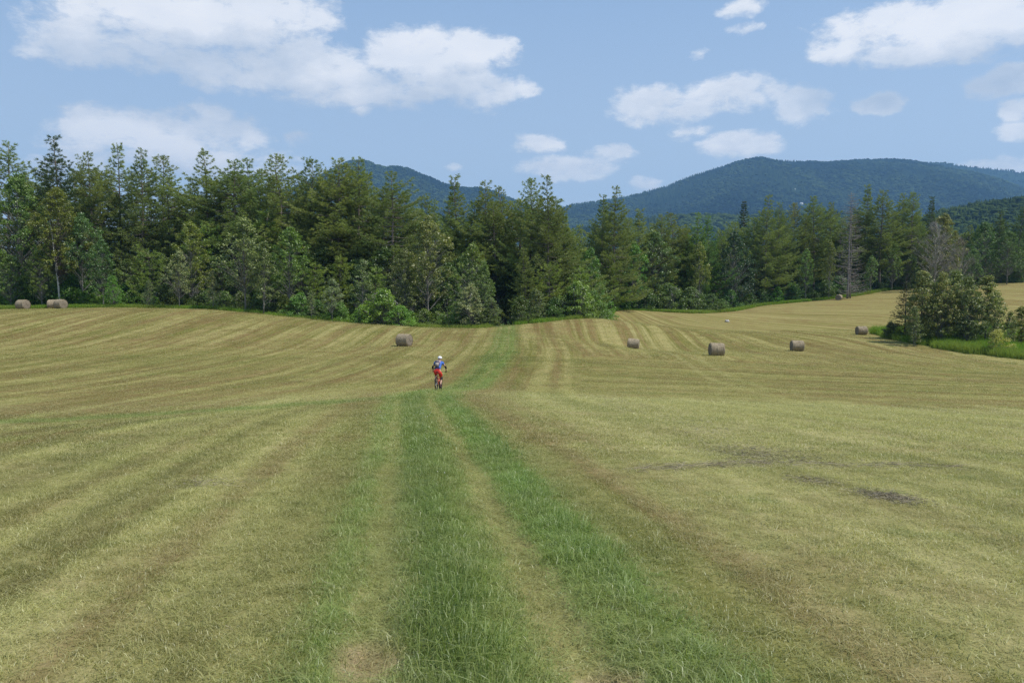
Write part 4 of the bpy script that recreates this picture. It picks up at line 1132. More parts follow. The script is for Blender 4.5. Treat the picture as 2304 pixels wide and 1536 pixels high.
# ---- the rest of the wood behind and between
for px, Y in [(60, 165), (165, 160), (235, 165), (300, 168), (395, 160), (440, 170), (500, 165), (545, 172), (615, 160), (665, 165), (720, 170), (840, 165), (910, 170), (965, 185), (1015, 175), (1065, 165), (1115, 170),
              (1165, 160), (1255, 160), (1210, 172), (1310, 190), (1405, 195), (1460, 205), (1545, 210), (1620, 208), (1640, 215), (1700, 218), (1770, 222), (1812, 225), (1890, 225), (1925, 230), (2015, 226), (2075, 228), (2140, 222), (2185, 230), (2225, 236)]:
    base = float(np.interp(px, [0, 300, 420, 520, 700, 800, 900, 950, 1000, 1100, 1200, 1260, 1310, 1400, 1500, 1650, 1750, 1900, 2050, 2150, 2304],
                           [375, 375, 420, 400, 420, 420, 470, 475, 470, 450, 450, 490, 500, 500, 505, 500, 490, 480, 480, 500, 500]))
    T_('pine', px + TR.uniform(-8, 8), base + TR.uniform(0, 28), Y, beside(px, 'half-hidden pine deep in the wood'), 'pines deep in the wood', which=TR.choice([0, 2, 4, 5]), w=TR.uniform(.95, 1.2))
for px, Y in [(30, 140), (150, 136), (210, 138), (285, 136), (370, 135), (410, 140), (505, 134), (560, 131), (620, 130), (680, 130), (730, 133), (795, 130), (870, 128), (930, 134), (1000, 132), (1045, 136), (1150, 140), (1120, 150), (1215, 134), (1290, 134),
              (1350, 176), (1400, 180), (1450, 186), (1500, 190), (1530, 194), (1615, 194), (1640, 200), (1745, 205), (1780, 203), (1900, 206), (1935, 208), (1985, 212), (2040, 206), (2085, 208), (2240, 216), (2295, 214), (1330, 150), (1310, 160)]:
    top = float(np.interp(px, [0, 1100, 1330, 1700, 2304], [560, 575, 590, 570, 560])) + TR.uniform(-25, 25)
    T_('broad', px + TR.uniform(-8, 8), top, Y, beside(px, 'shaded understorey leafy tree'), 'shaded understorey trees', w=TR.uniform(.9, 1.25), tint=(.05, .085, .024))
for px, top, Y in [(45, 400, 152), (85, 385, 150), (170, 395, 148), (232, 385, 150), (385, 400, 147), (492, 400, 146), (540, 395, 150), (612, 400, 145), (662, 398, 146), (712, 415, 143), (775, 410, 142), (860, 430, 140), (908, 440, 142), (928, 470, 140), (1010, 455, 144), (1062, 450, 142),
                   (1122, 455, 140), (1165, 450, 142), (1212, 450, 138), (1255, 450, 136), (1415, 490, 172), (1365, 480, 172), (1340, 500, 170), (1460, 505, 180), (1540, 515, 186), (1625, 520, 192), (1650, 500, 200), (1700, 490, 198), (1775, 490, 202), (1815, 485, 204), (1890, 490, 206), (1930, 470, 208), (2010, 475, 208), (2072, 480, 212)]:
    T_('pine', px + TR.uniform(-5, 5), top, Y, beside(px, 'pine of middle height'), 'pines of middle height', which=TR.randrange(6), w=TR.uniform(.95, 1.2))
# ---- bushes at the foot of the wood
def bush_row(pxs, dy, h, label, group, tint=None, w=1.0, kinds='bush'):
    for n_, px in enumerate(pxs):
        lab_ = ORD[n_] + ' ' + label + (', from left' if n_ else '')
        px = px + TR.uniform(-9, 9)
        Y = 125.0
        for _ in range(12):
            X = (px - 1152) / F * Y
            Y = float(np.interp(X, EX, EY)) + dy + 0 * Y
        Y += TR.uniform(-.8, 1.6)
        X = (px - 1152) / F * Y
        tree(kinds, X, Y, h * TR.uniform(.65, 1.3), lab_, group, w=w * TR.uniform(.85, 1.15), tint=tint, vary=.25)
bush_row(range(-10, 360, 22), 1.5, 2.9, 'leafy bush in the sunlit undergrowth behind the left bales', 'bushes at the foot of the left wood', (.075, .15, .022))
bush_row(range(15, 360, 34), 3.5, 4.4, 'taller leafy bush in the undergrowth under the left trees', 'taller bushes under the left wood', (.05, .105, .022))
bush_row(range(370, 660, 24), 1.5, 3.2, 'olive bush between the silver-leaved saplings', 'bushes among the left saplings', (.075, .115, .03))
bush_row(range(660, 790, 22), 1.5, 3.0, 'low bush left of the dome bush at the wood edge', 'bushes left of the dome bush', (.065, .12, .025))
bush_row(range(950, 1120, 26), 1.6, 3.0, 'green bush below the round-headed tree', 'bushes left of the track gap', (.075, .125, .03))
bush_row(range(1170, 1345, 22), 1.6, 3.4, 'dense bush at the foot of the near wood right of the gap', 'bushes right of the track gap', (.055, .095, .025))
bush_row(range(1300, 1345, 18), 1.0, 4.6, 'bright bush closing the near wood on the right', 'bushes closing the near wood', (.085, .135, .03))
bush_row(range(1350, 1450, 20), 2.0, 4.6, 'bright leafy bush under the full-skirted pine', 'bushes under the full-skirted pine', (.06, .13, .028))
bush_row(range(1620, 1900, 22), 1.5, 4.0, 'dark green bush above the strip of tall grass', 'bushes above the far grass strip', (.05, .095, .022))
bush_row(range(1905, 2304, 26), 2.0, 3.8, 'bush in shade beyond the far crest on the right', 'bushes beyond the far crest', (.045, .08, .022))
T_('bush', 862, 655, 113, 'dome-shaped green bush, largest of the front bushes left of centre', None, which=2, w=1.15, tint=(.08, .145, .03))
T_('bush', 900, 690, 111.5, 'fresh green bush spilling down right of the dome bush', None, which=2, w=1.3, tint=(.085, .165, .03))
T_('bush', 815, 690, 112.5, 'bright leafy bush spilling down left of the dome bush', None, which=0, w=1.3, tint=(.085, .165, .03))
for px, py, lab in [(1455, 650, 'left round bush behind the knoll'), (1505, 640, 'middle and highest round bush behind the knoll'), (1555, 648, 'right round bush behind the knoll'), (1600, 662, 'small round bush at the right end of the knoll')]:
    T_('bush', px, py, 168, lab, 'round bushes behind the knoll', which=0, w=1.15, tint=(.06, .10, .032))
T_('bush', 1752, 645, 190, 'brightest yellow-green bush below the broad pine', None, which=1, w=.8, tint=(.08, .19, .02))
# ---- the small grove on the right
GR = 'small trees of the grove on the right'
T_('spruce', 2040, 632, 113, 'dark spruce whose boughs stick out at the left of the grove', GR, which=0, w=1.75, tint=(.030, .042, .022))
T_('clump', 2076, 612, 108, 'leftmost leafy tree of the grove, with a pointed golden top', GR, which=0, w=1.2)
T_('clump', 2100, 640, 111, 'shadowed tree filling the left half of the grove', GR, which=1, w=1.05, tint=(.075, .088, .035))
T_('clump', 2122, 616, 107, 'middle tree of the grove with a flat golden top', GR, which=1, w=1.0)
T_('clump', 2150, 610, 109, 'highest tree of the grove, right of its middle', GR, which=1, w=1.0, tint=(.11, .135, .04))
T_('clump', 2180, 624, 106, 'tree of the grove with its crown sloping down to the right', GR, which=1, w=1.0, tint=(.10, .125, .04))
T_('clump', 2222, 622, 107, 'rightmost tall tree of the grove, standing slightly apart', GR, which=0, w=1.25)
T_('clump', 2245, 655, 110, 'thin open tree on the right flank of the grove', GR, which=2, w=1.1)
T_('clump', 2060, 690, 105, 'low shoot under the left side of the grove', GR, which=2, w=1.2, tint=(.08, .10, .03))
T_('clump', 2274, 700, 104, 'small open sapling right of the grove', GR, which=2, w=1.1)
T_('clump', 2300, 690, 106, 'small sapling cut by the right edge of the photo', GR, which=0, w=1.5)
T_('bush', 2244, 742, 98, 'little yellow-flowered bush in the tall grass right of the grove', None, which=1, w=1.0, tint=(.20, .22, .07))
tree('bush', 54.5, 114.5, 2.3, 'dark low bush at the left foot of the grove', None, which=0, tint=(.04, .06, .02))

# ================================================================ grass
def tuft(seed, n, rad_, l0, l1, wdt, lean, arch=.5, mat=None):
    r = np.random.default_rng(seed); mb = MB()
    a = r.uniform(0, 6.28, n); rr = rad_ * np.sqrt(r.random(n)); b = np.c_[rr * np.cos(a), rr * np.sin(a), np.full(n, -.01)]
    L = r.uniform(l0, l1, n) * r.uniform(.7, 1.15, n)
    d = r.normal(size=(n, 3)) * lean; d[:, 2] = 1; d /= np.linalg.norm(d, axis=1)[:, None]
    hz_ = d.copy(); hz_[:, 2] = 0; hz_ /= np.linalg.norm(hz_, axis=1)[:, None] + 1e-6
    m1 = b + d * (L * .55)[:, None]
    tip = m1 + d * (L * .45)[:, None] + (hz_ - [0, 0, .55]) * (L * arch * r.uniform(.3, 1, n))[:, None]
    tip[:, 2] = np.maximum(tip[:, 2], .004)
    sa = r.uniform(0, 6.28, n); S = np.c_[np.cos(sa), np.sin(sa), np.zeros(n)]; w_ = (wdt * r.uniform(.7, 1.3, n))[:, None] * .5
    V = np.stack([b - S * w_, b + S * w_, m1 + S * w_ * .85, m1 - S * w_ * .85, tip], 1).reshape(-1, 3)
    i = np.arange(n) * 5
    rnd = np.repeat(r.random(n), 5)
    mb.add(V, np.vstack([np.c_[i, i + 1, i + 2], np.c_[i, i + 2, i + 3], np.c_[i + 3, i + 2, i + 4]]), None, rnd)
    return mb.mesh('tuft', mat or M_grass)
TUF = []
for lod, (rad_, wdt, n) in enumerate([(.17, .0042, 60), (.26, .0085, 60), (.55, .020, 66), (1.0, .042, 60)]):
    for k in range(2): TUF.append(tuft(10 * lod + k, n, rad_, .026, .060, wdt, .55, .5))            # stubble
    TUF.append(tuft(10 * lod + 3, n, rad_, .05, .11, wdt, 1.6, .9))                                # matted
    TUF.append(tuft(10 * lod + 4, int(n * .85), rad_ * .9, .07, .15, wdt * 1.15, .8, 1.0))            # tall and lush
def green_of(u, x, y):
    """how lush the grass stands here"""
    gtrk = np.exp(-((u + .12) / .30) ** 2) + .75 * np.exp(-((u - 1.05) / .28) ** 2) + .45 * np.exp(-((u + .95) / .22) ** 2)
    return np.clip(gtrk + .35 * np.clip(fbm(x / 1.3, y / 1.3, 3, 61), 0, 1), 0, 1)
gpnts, gscl, gidx = [], [], []
gr = np.random.default_rng(5)
for lod, (y0, y1, dens) in enumerate([(2.6, 13, 170), (12, 31, 55), (29, 72, 13.0), (68, 128, 4.5)]):
    area = .76 * (y1 ** 2 - y0 ** 2)
    n = int(area * dens)
    y = np.sqrt(gr.uniform(y0 ** 2, y1 ** 2, n)); x = y * gr.uniform(-.76, .76, n)
    u = x - xc(y)
    lush = green_of(u, x, y)
    rut = np.exp(-((np.abs(u) - .58) / .15) ** 2)
    ok = (woods(x, y) < .2) & ~in_poly(x, y, PATCH)
    # mowing leaves thinner rows
    rows = .5 + .5 * vnoise(rowu(x, y) / .6, y / 25, 71)
    ok &= gr.random(n) < (.45 + .55 * rows + lush)
    tall = (lush * gr.random(n) > (.40 if lod < 2 else .62)) | (gr.random(n) < .006 + .05 * (fbm(x / .9, y / .9, 3, 91) > .34))
    kind = np.where(tall, 3, np.where(gr.random(n) < .35 + rut, 2, gr.integers(0, 2, n)))
    hs = (.75 + .6 * lush + .35 * vnoise(x / .7, y / .7, 81)) * (1 - .55 * rut) * gr.uniform(.75, 1.25, n)
    hs = np.clip(hs, .25, 2) * (1 - .45 * np.exp(-(((y - 38) / 5) ** 2)) * (lod >= 2))
    if lod == 0:
        big_ = np.exp(-(((x + .38) / .32) ** 2 + ((y - 4.6) / 1.4) ** 2)); hs = hs * (1 + .9 * big_)
    ws = gr.uniform(.85, 1.2, n)
    gpnts.append(np.c_[x, y][ok]); gscl.append(np.c_[ws, ws, hs][ok]); gidx.append((lod * 4 + kind)[ok])
gp_ = np.concatenate(gpnts); gs_ = np.concatenate(gscl); gi_ = np.concatenate(gidx)
gx, gy = gp_[:, 0], gp_[:, 1]
gz = H(gx, gy)
scatter('grass', np.c_[gx, gy, gz], gs_, np.c_[gr.normal(size=(len(gx), 2)) * .06, gr.uniform(0, 6.28, len(gx))], gi_, TUF,
        attrs={'u': gx - xc(gy), 'row': rowu(gx, gy), 'along': along(gx, gy), 'lush': green_of(gx - xc(gy), gx, gy)}, kind='stuff', label='short mown grass with a lusher middle strip in the track', cat='grass')

# tall uncut grass: round the grove and along the wood
m, N = new_mat('tall_grass_blades')
rn = N.add('ShaderNodeAttribute', attribute_name='rnd').outputs['Fac']
tn = N.add('ShaderNodeAttribute', attribute_name='tone', attribute_type='INSTANCER').outputs['Fac']
c = N.mix(rn, (.13, .23, .035), (.24, .37, .06)); c = N.mix(tn, c, (.27, .30, .09))
s1 = N.add('ShaderNodeMixShader', {0: .38, 1: N.add('ShaderNodeBsdfDiffuse', {0: c}).outputs[0], 2: N.add('ShaderNodeBsdfTranslucent', {0: N.mix(1.0, c, (1.3, 1.4, .6), 'MULTIPLY')}).outputs[0]})
N.set(N.add('ShaderNodeOutputMaterial').inputs[0], s1.outputs[0])
TG = [tuft(300 + k, 60, .55, .55, 1.0, .035, .22, .35, m) for k in range(3)]
px_, py_ = gr.uniform(49, 122, 26000), gr.uniform(81, 126, 26000)
k = in_poly(px_ + .6 * vnoise(py_ / 1.5, px_ / 1.5, 3), py_ + .5 * vnoise(px_ / 1.4, py_ / 1.4, 4), PATCH)
px_, py_ = px_[k], py_[k]
ex = gr.uniform(-100, 100, 16000); off = gr.uniform(-.3, 2.6, 16000)
keep = ~((ex > -3) & (ex < .6)) & ~((ex > -42) & (ex < 14) & (gr.random(16000) < .85))
ex, off = ex[keep], off[keep]
ey = np.interp(ex, EX, EY) + off - 2.8 * sstep(-36, -42, ex) - 1.2 * (1 + .5 * vnoise(ex / 4, ex * 0, 7)) * np.where((ex > 38) & (ex < 70), 3.2, 1)
tx, ty = np.r_[px_, ex], np.r_[py_, ey]
hh = np.r_[np.full(len(px_), 1.25) * (1 + .3 * vnoise(px_ / 3, py_ / 3, 5)), np.full(len(ex), .8)] * gr.uniform(.65, 1.2, len(tx))
scatter('tall_grass', np.c_[tx, ty, H(tx, ty)], np.c_[np.ones(len(tx)), np.ones(len(tx)), hh], np.c_[np.zeros((len(tx), 2)), gr.uniform(0, 6.28, len(tx))], gr.integers(0, 3, len(tx)), TG,
        attrs={'tone': np.clip(.3 + .5 * vnoise(tx / 4, ty / 4, 6) + gr.normal(size=len(tx)) * .15, 0, .8)}, kind='stuff', label='tall bright green uncut grass round the grove and along the wood', cat='tall grass')

# ---------------------------------------------------------------- raked-out hay and flowers
def ground_at(px, py):
    d = ray(px, py); ys = np.geomspace(2, 130, 500)
    X = d[0] / d[1] * ys; Z = CAMZ + d[2] / d[1] * ys
    below = Z < H(X, ys)
    k = int(np.argmax(below)); 
    return float(X[k]), float(ys[k])
def straws(spots, seed, col_a, col_b, matname, name, label, wk=1.0):
    r = np.random.default_rng(seed); mb = MB()
    for (p0, p1, wd_, n, l0, l1) in spots:
        a = np.array(ground_at(*p0)); b = np.array(ground_at(*p1))
        t = r.random(n)[:, None]
        c = a * (1 - t) + b * t + r.normal(size=(n, 2)) * wd_ + (np.c_[vnoise(t[:, 0] * 6, t[:, 0] * 0, seed), vnoise(t[:, 0] * 5, t[:, 0] * 0 + 3, seed)]) * wd_
        dr = (b - a) / (np.linalg.norm(b - a) + .01)
        ang = math.atan2(dr[1], dr[0]) + r.normal(size=n) * .7
        L = r.uniform(l0, l1, n); z = H(c[:, 0], c[:, 1]) + r.uniform(.012, .05, n)
        mb.blades(np.c_[c, z], np.c_[np.cos(ang), np.sin(ang), r.normal(size=n) * .12], L, wk * r.uniform(.0035, .0065, n), r, r.random(n))
    m, N = new_mat(matname)
    rn = N.add('ShaderNodeAttribute', attribute_name='rnd').outputs['Fac']
    N.set(N.add('ShaderNodeOutputMaterial').inputs[0], N.add('ShaderNodeBsdfDiffuse', {0: N.mix(rn, col_a, col_b)}).outputs[0])
    link(name, mb.mesh(name, m), kind='stuff', label=label, cat='hay')
straws([((1625, 1008), (1755, 1040), .40, 2600, .03, .13), ((1430, 1060), (1720, 1044), .13, 900, .04, .2), ((1720, 1042), (2180, 1054), .14, 520, .05, .25), ((1945, 1112), (2050, 1134), .13, 1500, .03, .11), ((1780, 1078), (1860, 1092), .14, 420, .03, .12),
        ((1500, 940), (1640, 1000), .45, 900, .05, .2), ((430, 1085), (490, 1095), .20, 420, .03, .10), ((1300, 888), (1480, 925), .5, 1500, .08, .25)],
       8, (.18, .15, .11), (.38, .33, .23), 'weathered_hay', 'raked_out_hay', 'dark weathered hay left in streaks on the mown field')
straws([((1345, 908), (1440, 932), .25, 900, .08, .22), ((1480, 1050), (2150, 1050), .12, 160, .1, .4), ((1850, 1098), (1990, 1106), .15, 50, .1, .25), ((100, 1480), (900, 1300), 1.2, 90, .03, .12), ((1500, 1500), (2250, 1250), 1.4, 110, .03, .12), ((1200, 1000), (2200, 1180), 2.6, 160, .05, .16), ((60, 1100), (900, 1010), 2.4, 160, .05, .16)],
       9, (.30, .26, .16), (.46, .41, .28), 'bleached_hay', 'bleached_hay', 'pale bleached straws strewn on the mown field', .5)
fl = MB(); r = np.random.default_rng(3)
for (cx, cy, sx, sy, n) in [(860, 938, 22, 14, 16), (955, 935, 16, 14, 20), (985, 1070, 10, 10, 2), (1060, 910, 25, 8, 5)]:
    for k in range(n):
        X, Y = ground_at(cx + r.normal() * sx * .6, cy + r.normal() * sy * .6)
        fl.ellipsoid((X, Y, Hs(X, Y) + r.uniform(.06, .10)), (.008, .008, .007), 6, 4)
m_wh = simple('clover_white', (.60, .58, .48), .8)
link('clover_flowers', fl.mesh('clover_flowers', m_wh), kind='stuff', label='white clover heads dotted along the middle of the track', cat='flowers')

# pale stone in the field
rk = MB(); rk.ellipsoid((0, 0, .12), (.42, .28, .26), 12, 8)
rk.V[0] = rk.V[0] + .05 * r.normal(size=rk.V[0].shape)
tip = at(1636, 718, 143)
o = link('field_stone', rk.mesh('field_stone', simple('pale_stone', (.42, .40, .37), .9, bump=.5), smooth=False), loc=(tip[0], 143, Hs(tip[0], 143)), label='small pale stone lying in the mown field below the knoll', cat='stone')

# ---------------------------------------------------------------- hay bales
m, N = new_mat('bale_hay')
tcn = N.add('ShaderNodeTexCoord').outputs['Object']
wrap = N.noise(N.vmath('MULTIPLY', tcn, (26, 2.2, 2.2)), 1.0, 4, .7)
fn = N.noise(tcn, 34, 4, .7)
pt = N.noise(tcn, 3.0, 3, .6)
c = N.mix(N.mapr(wrap, .34, .66), (.09, .070, .046), (.45, .37, .25))
c = N.mix(N.mapr(fn, .40, .70, 0, .5), c, (.52, .44, .30)); c = N.mix(N.mapr(pt, .5, .75, 0, .4), c, (.15, .125, .10))
b_ = N.add('ShaderNodeBsdfPrincipled', {'Base Color': c, 'Roughness': .95, 'Specular IOR Level': .1})
bp = N.add('ShaderNodeBump', {'Height': N.math('MULTIPLY_ADD', fn, .5, wrap), 'Strength': .9, 'Distance': .05}); N.set(b_.inputs['Normal'], bp.outputs[0])
N.set(N.add('ShaderNodeOutputMaterial').inputs[0], b_.outputs[0])
M_bale = m
m, N = new_mat('bale_end_hay')
tcn = N.add('ShaderNodeTexCoord').outputs['Object']
sx = N.add('ShaderNodeSeparateXYZ', {0: tcn})
rr_ = N.vmath('LENGTH', N.vmath('MULTIPLY', N.vmath('ADD', tcn, (0, 0, -.66)), (0, 1, 1)))
spn = N.math('SINE', N.math('MULTIPLY_ADD', rr_, 95, N.math('MULTIPLY', N.noise(tcn, 5, 3), 7)))
c = N.mix(N.mapr(spn, -1, 1), (.10, .083, .06), (.33, .28, .215)); c = N.mix(N.mapr(N.noise(tcn, 40, 3), .4, .7, 0, .5), c, (.28, .24, .18))
N.set(N.add('ShaderNodeOutputMaterial').inputs[0], N.add('ShaderNodeBsdfDiffuse', {0: c}).outputs[0])
M_bend = m
def bale_meshes(seed):
    r = np.random.default_rng(seed); Rb, Wb = .67, .70
    nx, nt_ = 40, 72
    xs = np.linspace(-Wb, Wb, nx); th = np.arange(nt_) / nt_ * 2 * PI
    XX, TT = np.meshgrid(xs, th, indexing='ij')
    edge = 1 - .09 * np.clip((np.abs(XX) - Wb * .86) / (Wb * .14), 0, 1) ** 2
    rr = Rb * edge * (1 + .018 * vnoise(XX * 14, TT * 1.2, seed) + .03 * vnoise(XX * 2, np.cos(TT) * 1.6 + 5, seed + 1) + .012 * r.normal(size=XX.shape))
    zz = Rb + rr * np.cos(TT); zz = np.where(zz < .10, .10 - (.10 - zz) * .35, zz) - .06
    V = np.c_[XX.ravel(), (rr * np.sin(TT)).ravel(), zz.ravel()]
    i = np.arange(nx - 1)[:, None] * nt_; j = np.arange(nt_)[None]
    Qb = np.stack([i + j, i + (j + 1) % nt_, i + nt_ + (j + 1) % nt_, i + nt_ + j], -1).reshape(-1, 4)
    body = make_mesh('bale_roll', V, Qb, M_bale, smooth=True)
    ends = []
    for s in (-1, 1):
        mb = MB(); row = V.reshape(nx, nt_, 3)[0 if s < 0 else -1]; cen = np.array([s * (Wb + .015), 0, Rb - .05]); rings = []
        for f in (1, .8, .6, .4, .2):
            rg = cen + (row - cen) * f; rg[:, 0] = s * (Wb + .03 * (1 - f) + .012 * r.normal(size=nt_) - (.03 if f == 1 else 0)); rings.append(rg)
        Vr = np.vstack(rings + [cen[None]]); i = np.arange(4)[:, None] * nt_
        Qr = np.stack([i + j, i + (j + 1) % nt_, i + nt_ + (j + 1) % nt_, i + nt_ + j], -1).reshape(-1, 4)
        jj = np.arange(nt_); Tr = np.c_[4 * nt_ + jj, 4 * nt_ + (jj + 1) % nt_, np.full(nt_, 5 * nt_)]
        mb.add(Vr, Tr, Qr); ends.append(mb.mesh('bale_end', M_bend, smooth=True))
    mb = MB(); n = 1500; a = r.uniform(0, 6.28, n); x = r.uniform(-Wb, Wb, n)
    P_ = np.c_[x, (Rb - .01) * np.sin(a), Rb - .06 + (Rb - .01) * np.cos(a)]; tang = np.c_[r.normal(size=n) * .25, np.cos(a), -np.sin(a)] * r.choice([-1, 1], n)[:, None]
    out = np.c_[np.zeros(n), np.sin(a), np.cos(a)]; P_[:, 2] = np.maximum(P_[:, 2], .03)
    mb.blades(P_, tang + out * r.uniform(.05, .5, n)[:, None], r.uniform(.06, .18, n), .012, r, r.random(n))
    n = 260; a = r.uniform(0, 6.28, n); f = np.sqrt(r.random(n)) * Rb; s = r.choice([-1, 1], n)
    P_ = np.c_[s * Wb, f * np.sin(a), Rb - .04 + f * np.cos(a) * .96]; P_[:, 2] = np.maximum(P_[:, 2], .03)
    mb.blades(P_, np.c_[s * 1.0, r.normal(size=(n, 2))], r.uniform(.05, .12, n), .012, r, r.random(n))
    fuzz = mb.mesh('loose_hay', M_bale)
    return body, ends, fuzz
BALES = [bale_meshes(401), bale_meshes(402)]
def bale(px, pyb, Y, rz, label, which=0, s=1.0, roll=None):
    X = (px - 1152) / F * Y; X = float(at(px, pyb, Y)[0])
    z = Hs(X, Y)
    e = .7
    gxs = (Hs(X + e * math.cos(rz), Y + e * math.sin(rz)) - Hs(X - e * math.cos(rz), Y - e * math.sin(rz))) / (2 * e)
    gyn = (Hs(X - e * math.sin(rz), Y + e * math.cos(rz)) - Hs(X + e * math.sin(rz), Y - e * math.cos(rz))) / (2 * e)
    root = bpy.data.objects.new('hay_bale', None); COL.objects.link(root)
    Mx = Matrix.Rotation(rz, 4, 'Z') @ Matrix.Rotation(-math.atan(gxs), 4, 'Y') @ Matrix.Rotation(math.atan(gyn), 4, 'X')
    root.rotation_euler = Mx.to_euler(); root.location = (X, Y, z - .02); root.scale = (s, s, s)
    root['label'] = label; root['category'] = 'hay bale'; root['group'] = 'round hay bales in the field'
    body, ends, fuzz = BALES[which]
    for nm, me in (('roll', body), ('end_face', ends[0]), ('end_face', ends[1]), ('loose_hay', fuzz)):
        c = bpy.data.objects.new(nm, me); COL.objects.link(c); c.parent = root
        if nm == 'loose_hay': c['kind'] = 'stuff'
bale(910, 777, 84, -.42, 'round hay bale left of the track beyond the cyclist, right end showing', 0)
bale(1424, 781, 98, -.22, 'round hay bale nearest the track on the right side, slightly tilted', 1)
bale(1612, 800, 80, .02, 'largest round hay bale, centre of the three in the right field, seen broadside', 0)
bale(1793, 788, 95, -.06, 'round hay bale between the broadside bale and the grove', 1)
bale(1938, 751, 119, .03, 'round hay bale beside the grove shadow', 0)
bale(1888, 675, 184, .9, 'small far round hay bale at the wood edge below the grey dead tree', 1)
bale(52, 698, 121, -.30, 'single round hay bale furthest left in front of the wood', 0, s=1.12)
bale(122, 697, 122.4, .15, 'left, rear bale of the touching pair before the left wood', 1, s=1.1)
bale(137, 699, 119.8, -.45, 'right, front bale of the touching pair before the left wood', 0, s=1.08)

# ================================================================ mountain bike
RX, RY = -3.50, 38.0
RX = float(at(985.5, 880, RY)[0])
HEAD = -R(5)
slope = math.atan((Hs(RX, RY + .6, True) - Hs(RX, RY - .5, True)) / 1.1)
BZ = (Hs(RX, RY + .6) + Hs(RX, RY - .5)) / 2 - .01
BMAT = Matrix.Translation((RX, RY, BZ)) @ Matrix.Rotation(HEAD, 4, 'Z') @ Matrix.Rotation(slope, 4, 'X') @ Matrix.Scale(.955, 4)
def bike_part(name, mb, mat, parent, smooth=True, label=None):
    o = link(name, mb.mesh(name, mat, smooth=smooth, attr=None), parent)
    if label: o['label'] = label
    return o
M_orange = simple('orange_frame_paint', (.62, .10, .045), .3, 0, .05)
M_black = simple('black_rubber', (.018, .018, .02), .8)
M_dark = simple('dark_alloy', (.05, .05, .055), .35, .8, .05)
M_alloy = simple('bright_alloy', (.55, .56, .58), .3, 1.0, .05)
bike = bpy.data.objects.new('mountain_bike', None); COL.objects.link(bike); bike.matrix_world = BMAT
bike['label'] = 'orange mountain bike ridden away along the left rut'; bike['category'] = 'bicycle'
RA, FA, BBp, ST, SD, HT, HB = (0, -.47, .36), (0, .70, .36), (0, -.03, .34), (0, -.20, .74), (0, -.26, .94), (0, .42, .86), (0, .46, .66)
fm = MB()
fm.tube([BBp, ST], .020, 8); fm.tube([BBp, HB], [.026, .030], 8); fm.tube([ST, (0, .43, .80)], .019, 8); fm.tube([HT, HB], .026, 8)
for s in (-1, 1):
    fm.tube([(s * .03, -.06, .34), (s * .065, -.25, .36), (s * .07, -.47, .36)], .011, 6); fm.tube([(s * .02, -.17, .70), (s * .05, -.32, .58), (s * .07, -.47, .36)], .009, 6)
bike_part('frame', fm, M_orange, bike)
fk = MB()
for s in (-1, 1): fk.tube([(s * .062, .50, .62), (s * .062, .61, .50), (s * .062, .70, .36)], [.020, .020, .014], 7)
fk.tube([(-.062, .50, .62), (.062, .50, .62)], .018, 6)
bike_part('fork', fk, M_dark, bike)
for c0, lab in ((RA, 'rear wheel'), (FA, 'front wheel')):
    w = link('wheel', None, bike); w.location = c0
    ty = MB(); ty.torus((0, 0, 0), (1, 0, 0), .335, .028, 40, 10)
    for k in range(72):
        a = k / 72 * 2 * PI
        for sx_ in (-.016, .016):
            p0 = np.array([sx_, math.cos(a + (.04 if sx_ > 0 else 0)) * .359, math.sin(a + (.04 if sx_ > 0 else 0)) * .359])
            ty.box(p0 - .006, p0 + .006)
    bike_part('tyre', ty, M_black, w, False)
    rm = MB(); rm.torus((0, 0, 0), (1, 0, 0), .305, .012, 36, 6); bike_part('rim', rm, M_dark, w)
    sp_ = MB()
    for k in range(28):
        a = k / 28 * 2 * PI; b = a + (.35 if k % 2 else -.35)
        sp_.tube([((.025 if k % 4 < 2 else -.025), math.cos(b) * .02, math.sin(b) * .02), (0, math.cos(a) * .30, math.sin(a) * .30)], .0012, 3, cap=False)
    o = bike_part('spokes', sp_, M_alloy, w)
    hb_ = MB(); hb_.tube([(-.06, 0, 0), (.06, 0, 0)], .018, 8); bike_part('hub', hb_, M_alloy, w)
sm = MB(); sm.ellipsoid((0, -.28, .955), (.075, .08, .028), 12, 6); sm.ellipsoid((0, -.16, .958), (.03, .13, .022), 10, 6)
bike_part('saddle', sm, M_black, bike)
sp = MB(); sp.tube([ST, SD], .014, 8); bike_part('seat_post', sp, M_alloy, bike)
hbm = MB(); hbm.tube([HT, (0, .46, .93), (0, .50, .96)], .018, 8)
hbm.tube([(-.37, .42, .985), (-.2, .46, .99), (-.06, .50, .965), (.06, .50, .965), (.2, .46, .99), (.37, .42, .985)], .013, 8)
bike_part('handlebar', hbm, M_dark, bike)
for s in (-1, 1):
    g_ = MB(); g_.tube([(s * .25, .445, .988), (s * .38, .418, .985)], .018, 8); bike_part('grip', g_, M_black, bike)
    l_ = MB(); l_.tube([(s * .22, .47, .985), (s * .25, .52, .965), (s * .32, .51, .95)], .006, 5); bike_part('brake_lever', l_, M_dark, bike)
pedal = {1: (.0, -.05, .20), -1: (0, .10, .44)}
cr_ = {}
for s in (-1, 1):
    k = MB(); py_, pz_ = (-.10, .19) if s > 0 else (.04, .49)
    k.tube([(s * .07, -.03, .34), (s * .085, py_, pz_)], [.016, .012], 6); bike_part('crank', k, M_dark, bike)
    k = MB(); k.box((s * .09 if s > 0 else -.19, py_ - .05, pz_ - .01), (.19 if s > 0 else -.09, py_ + .05, pz_ + .01)); bike_part('pedal', k, M_dark, bike, False)
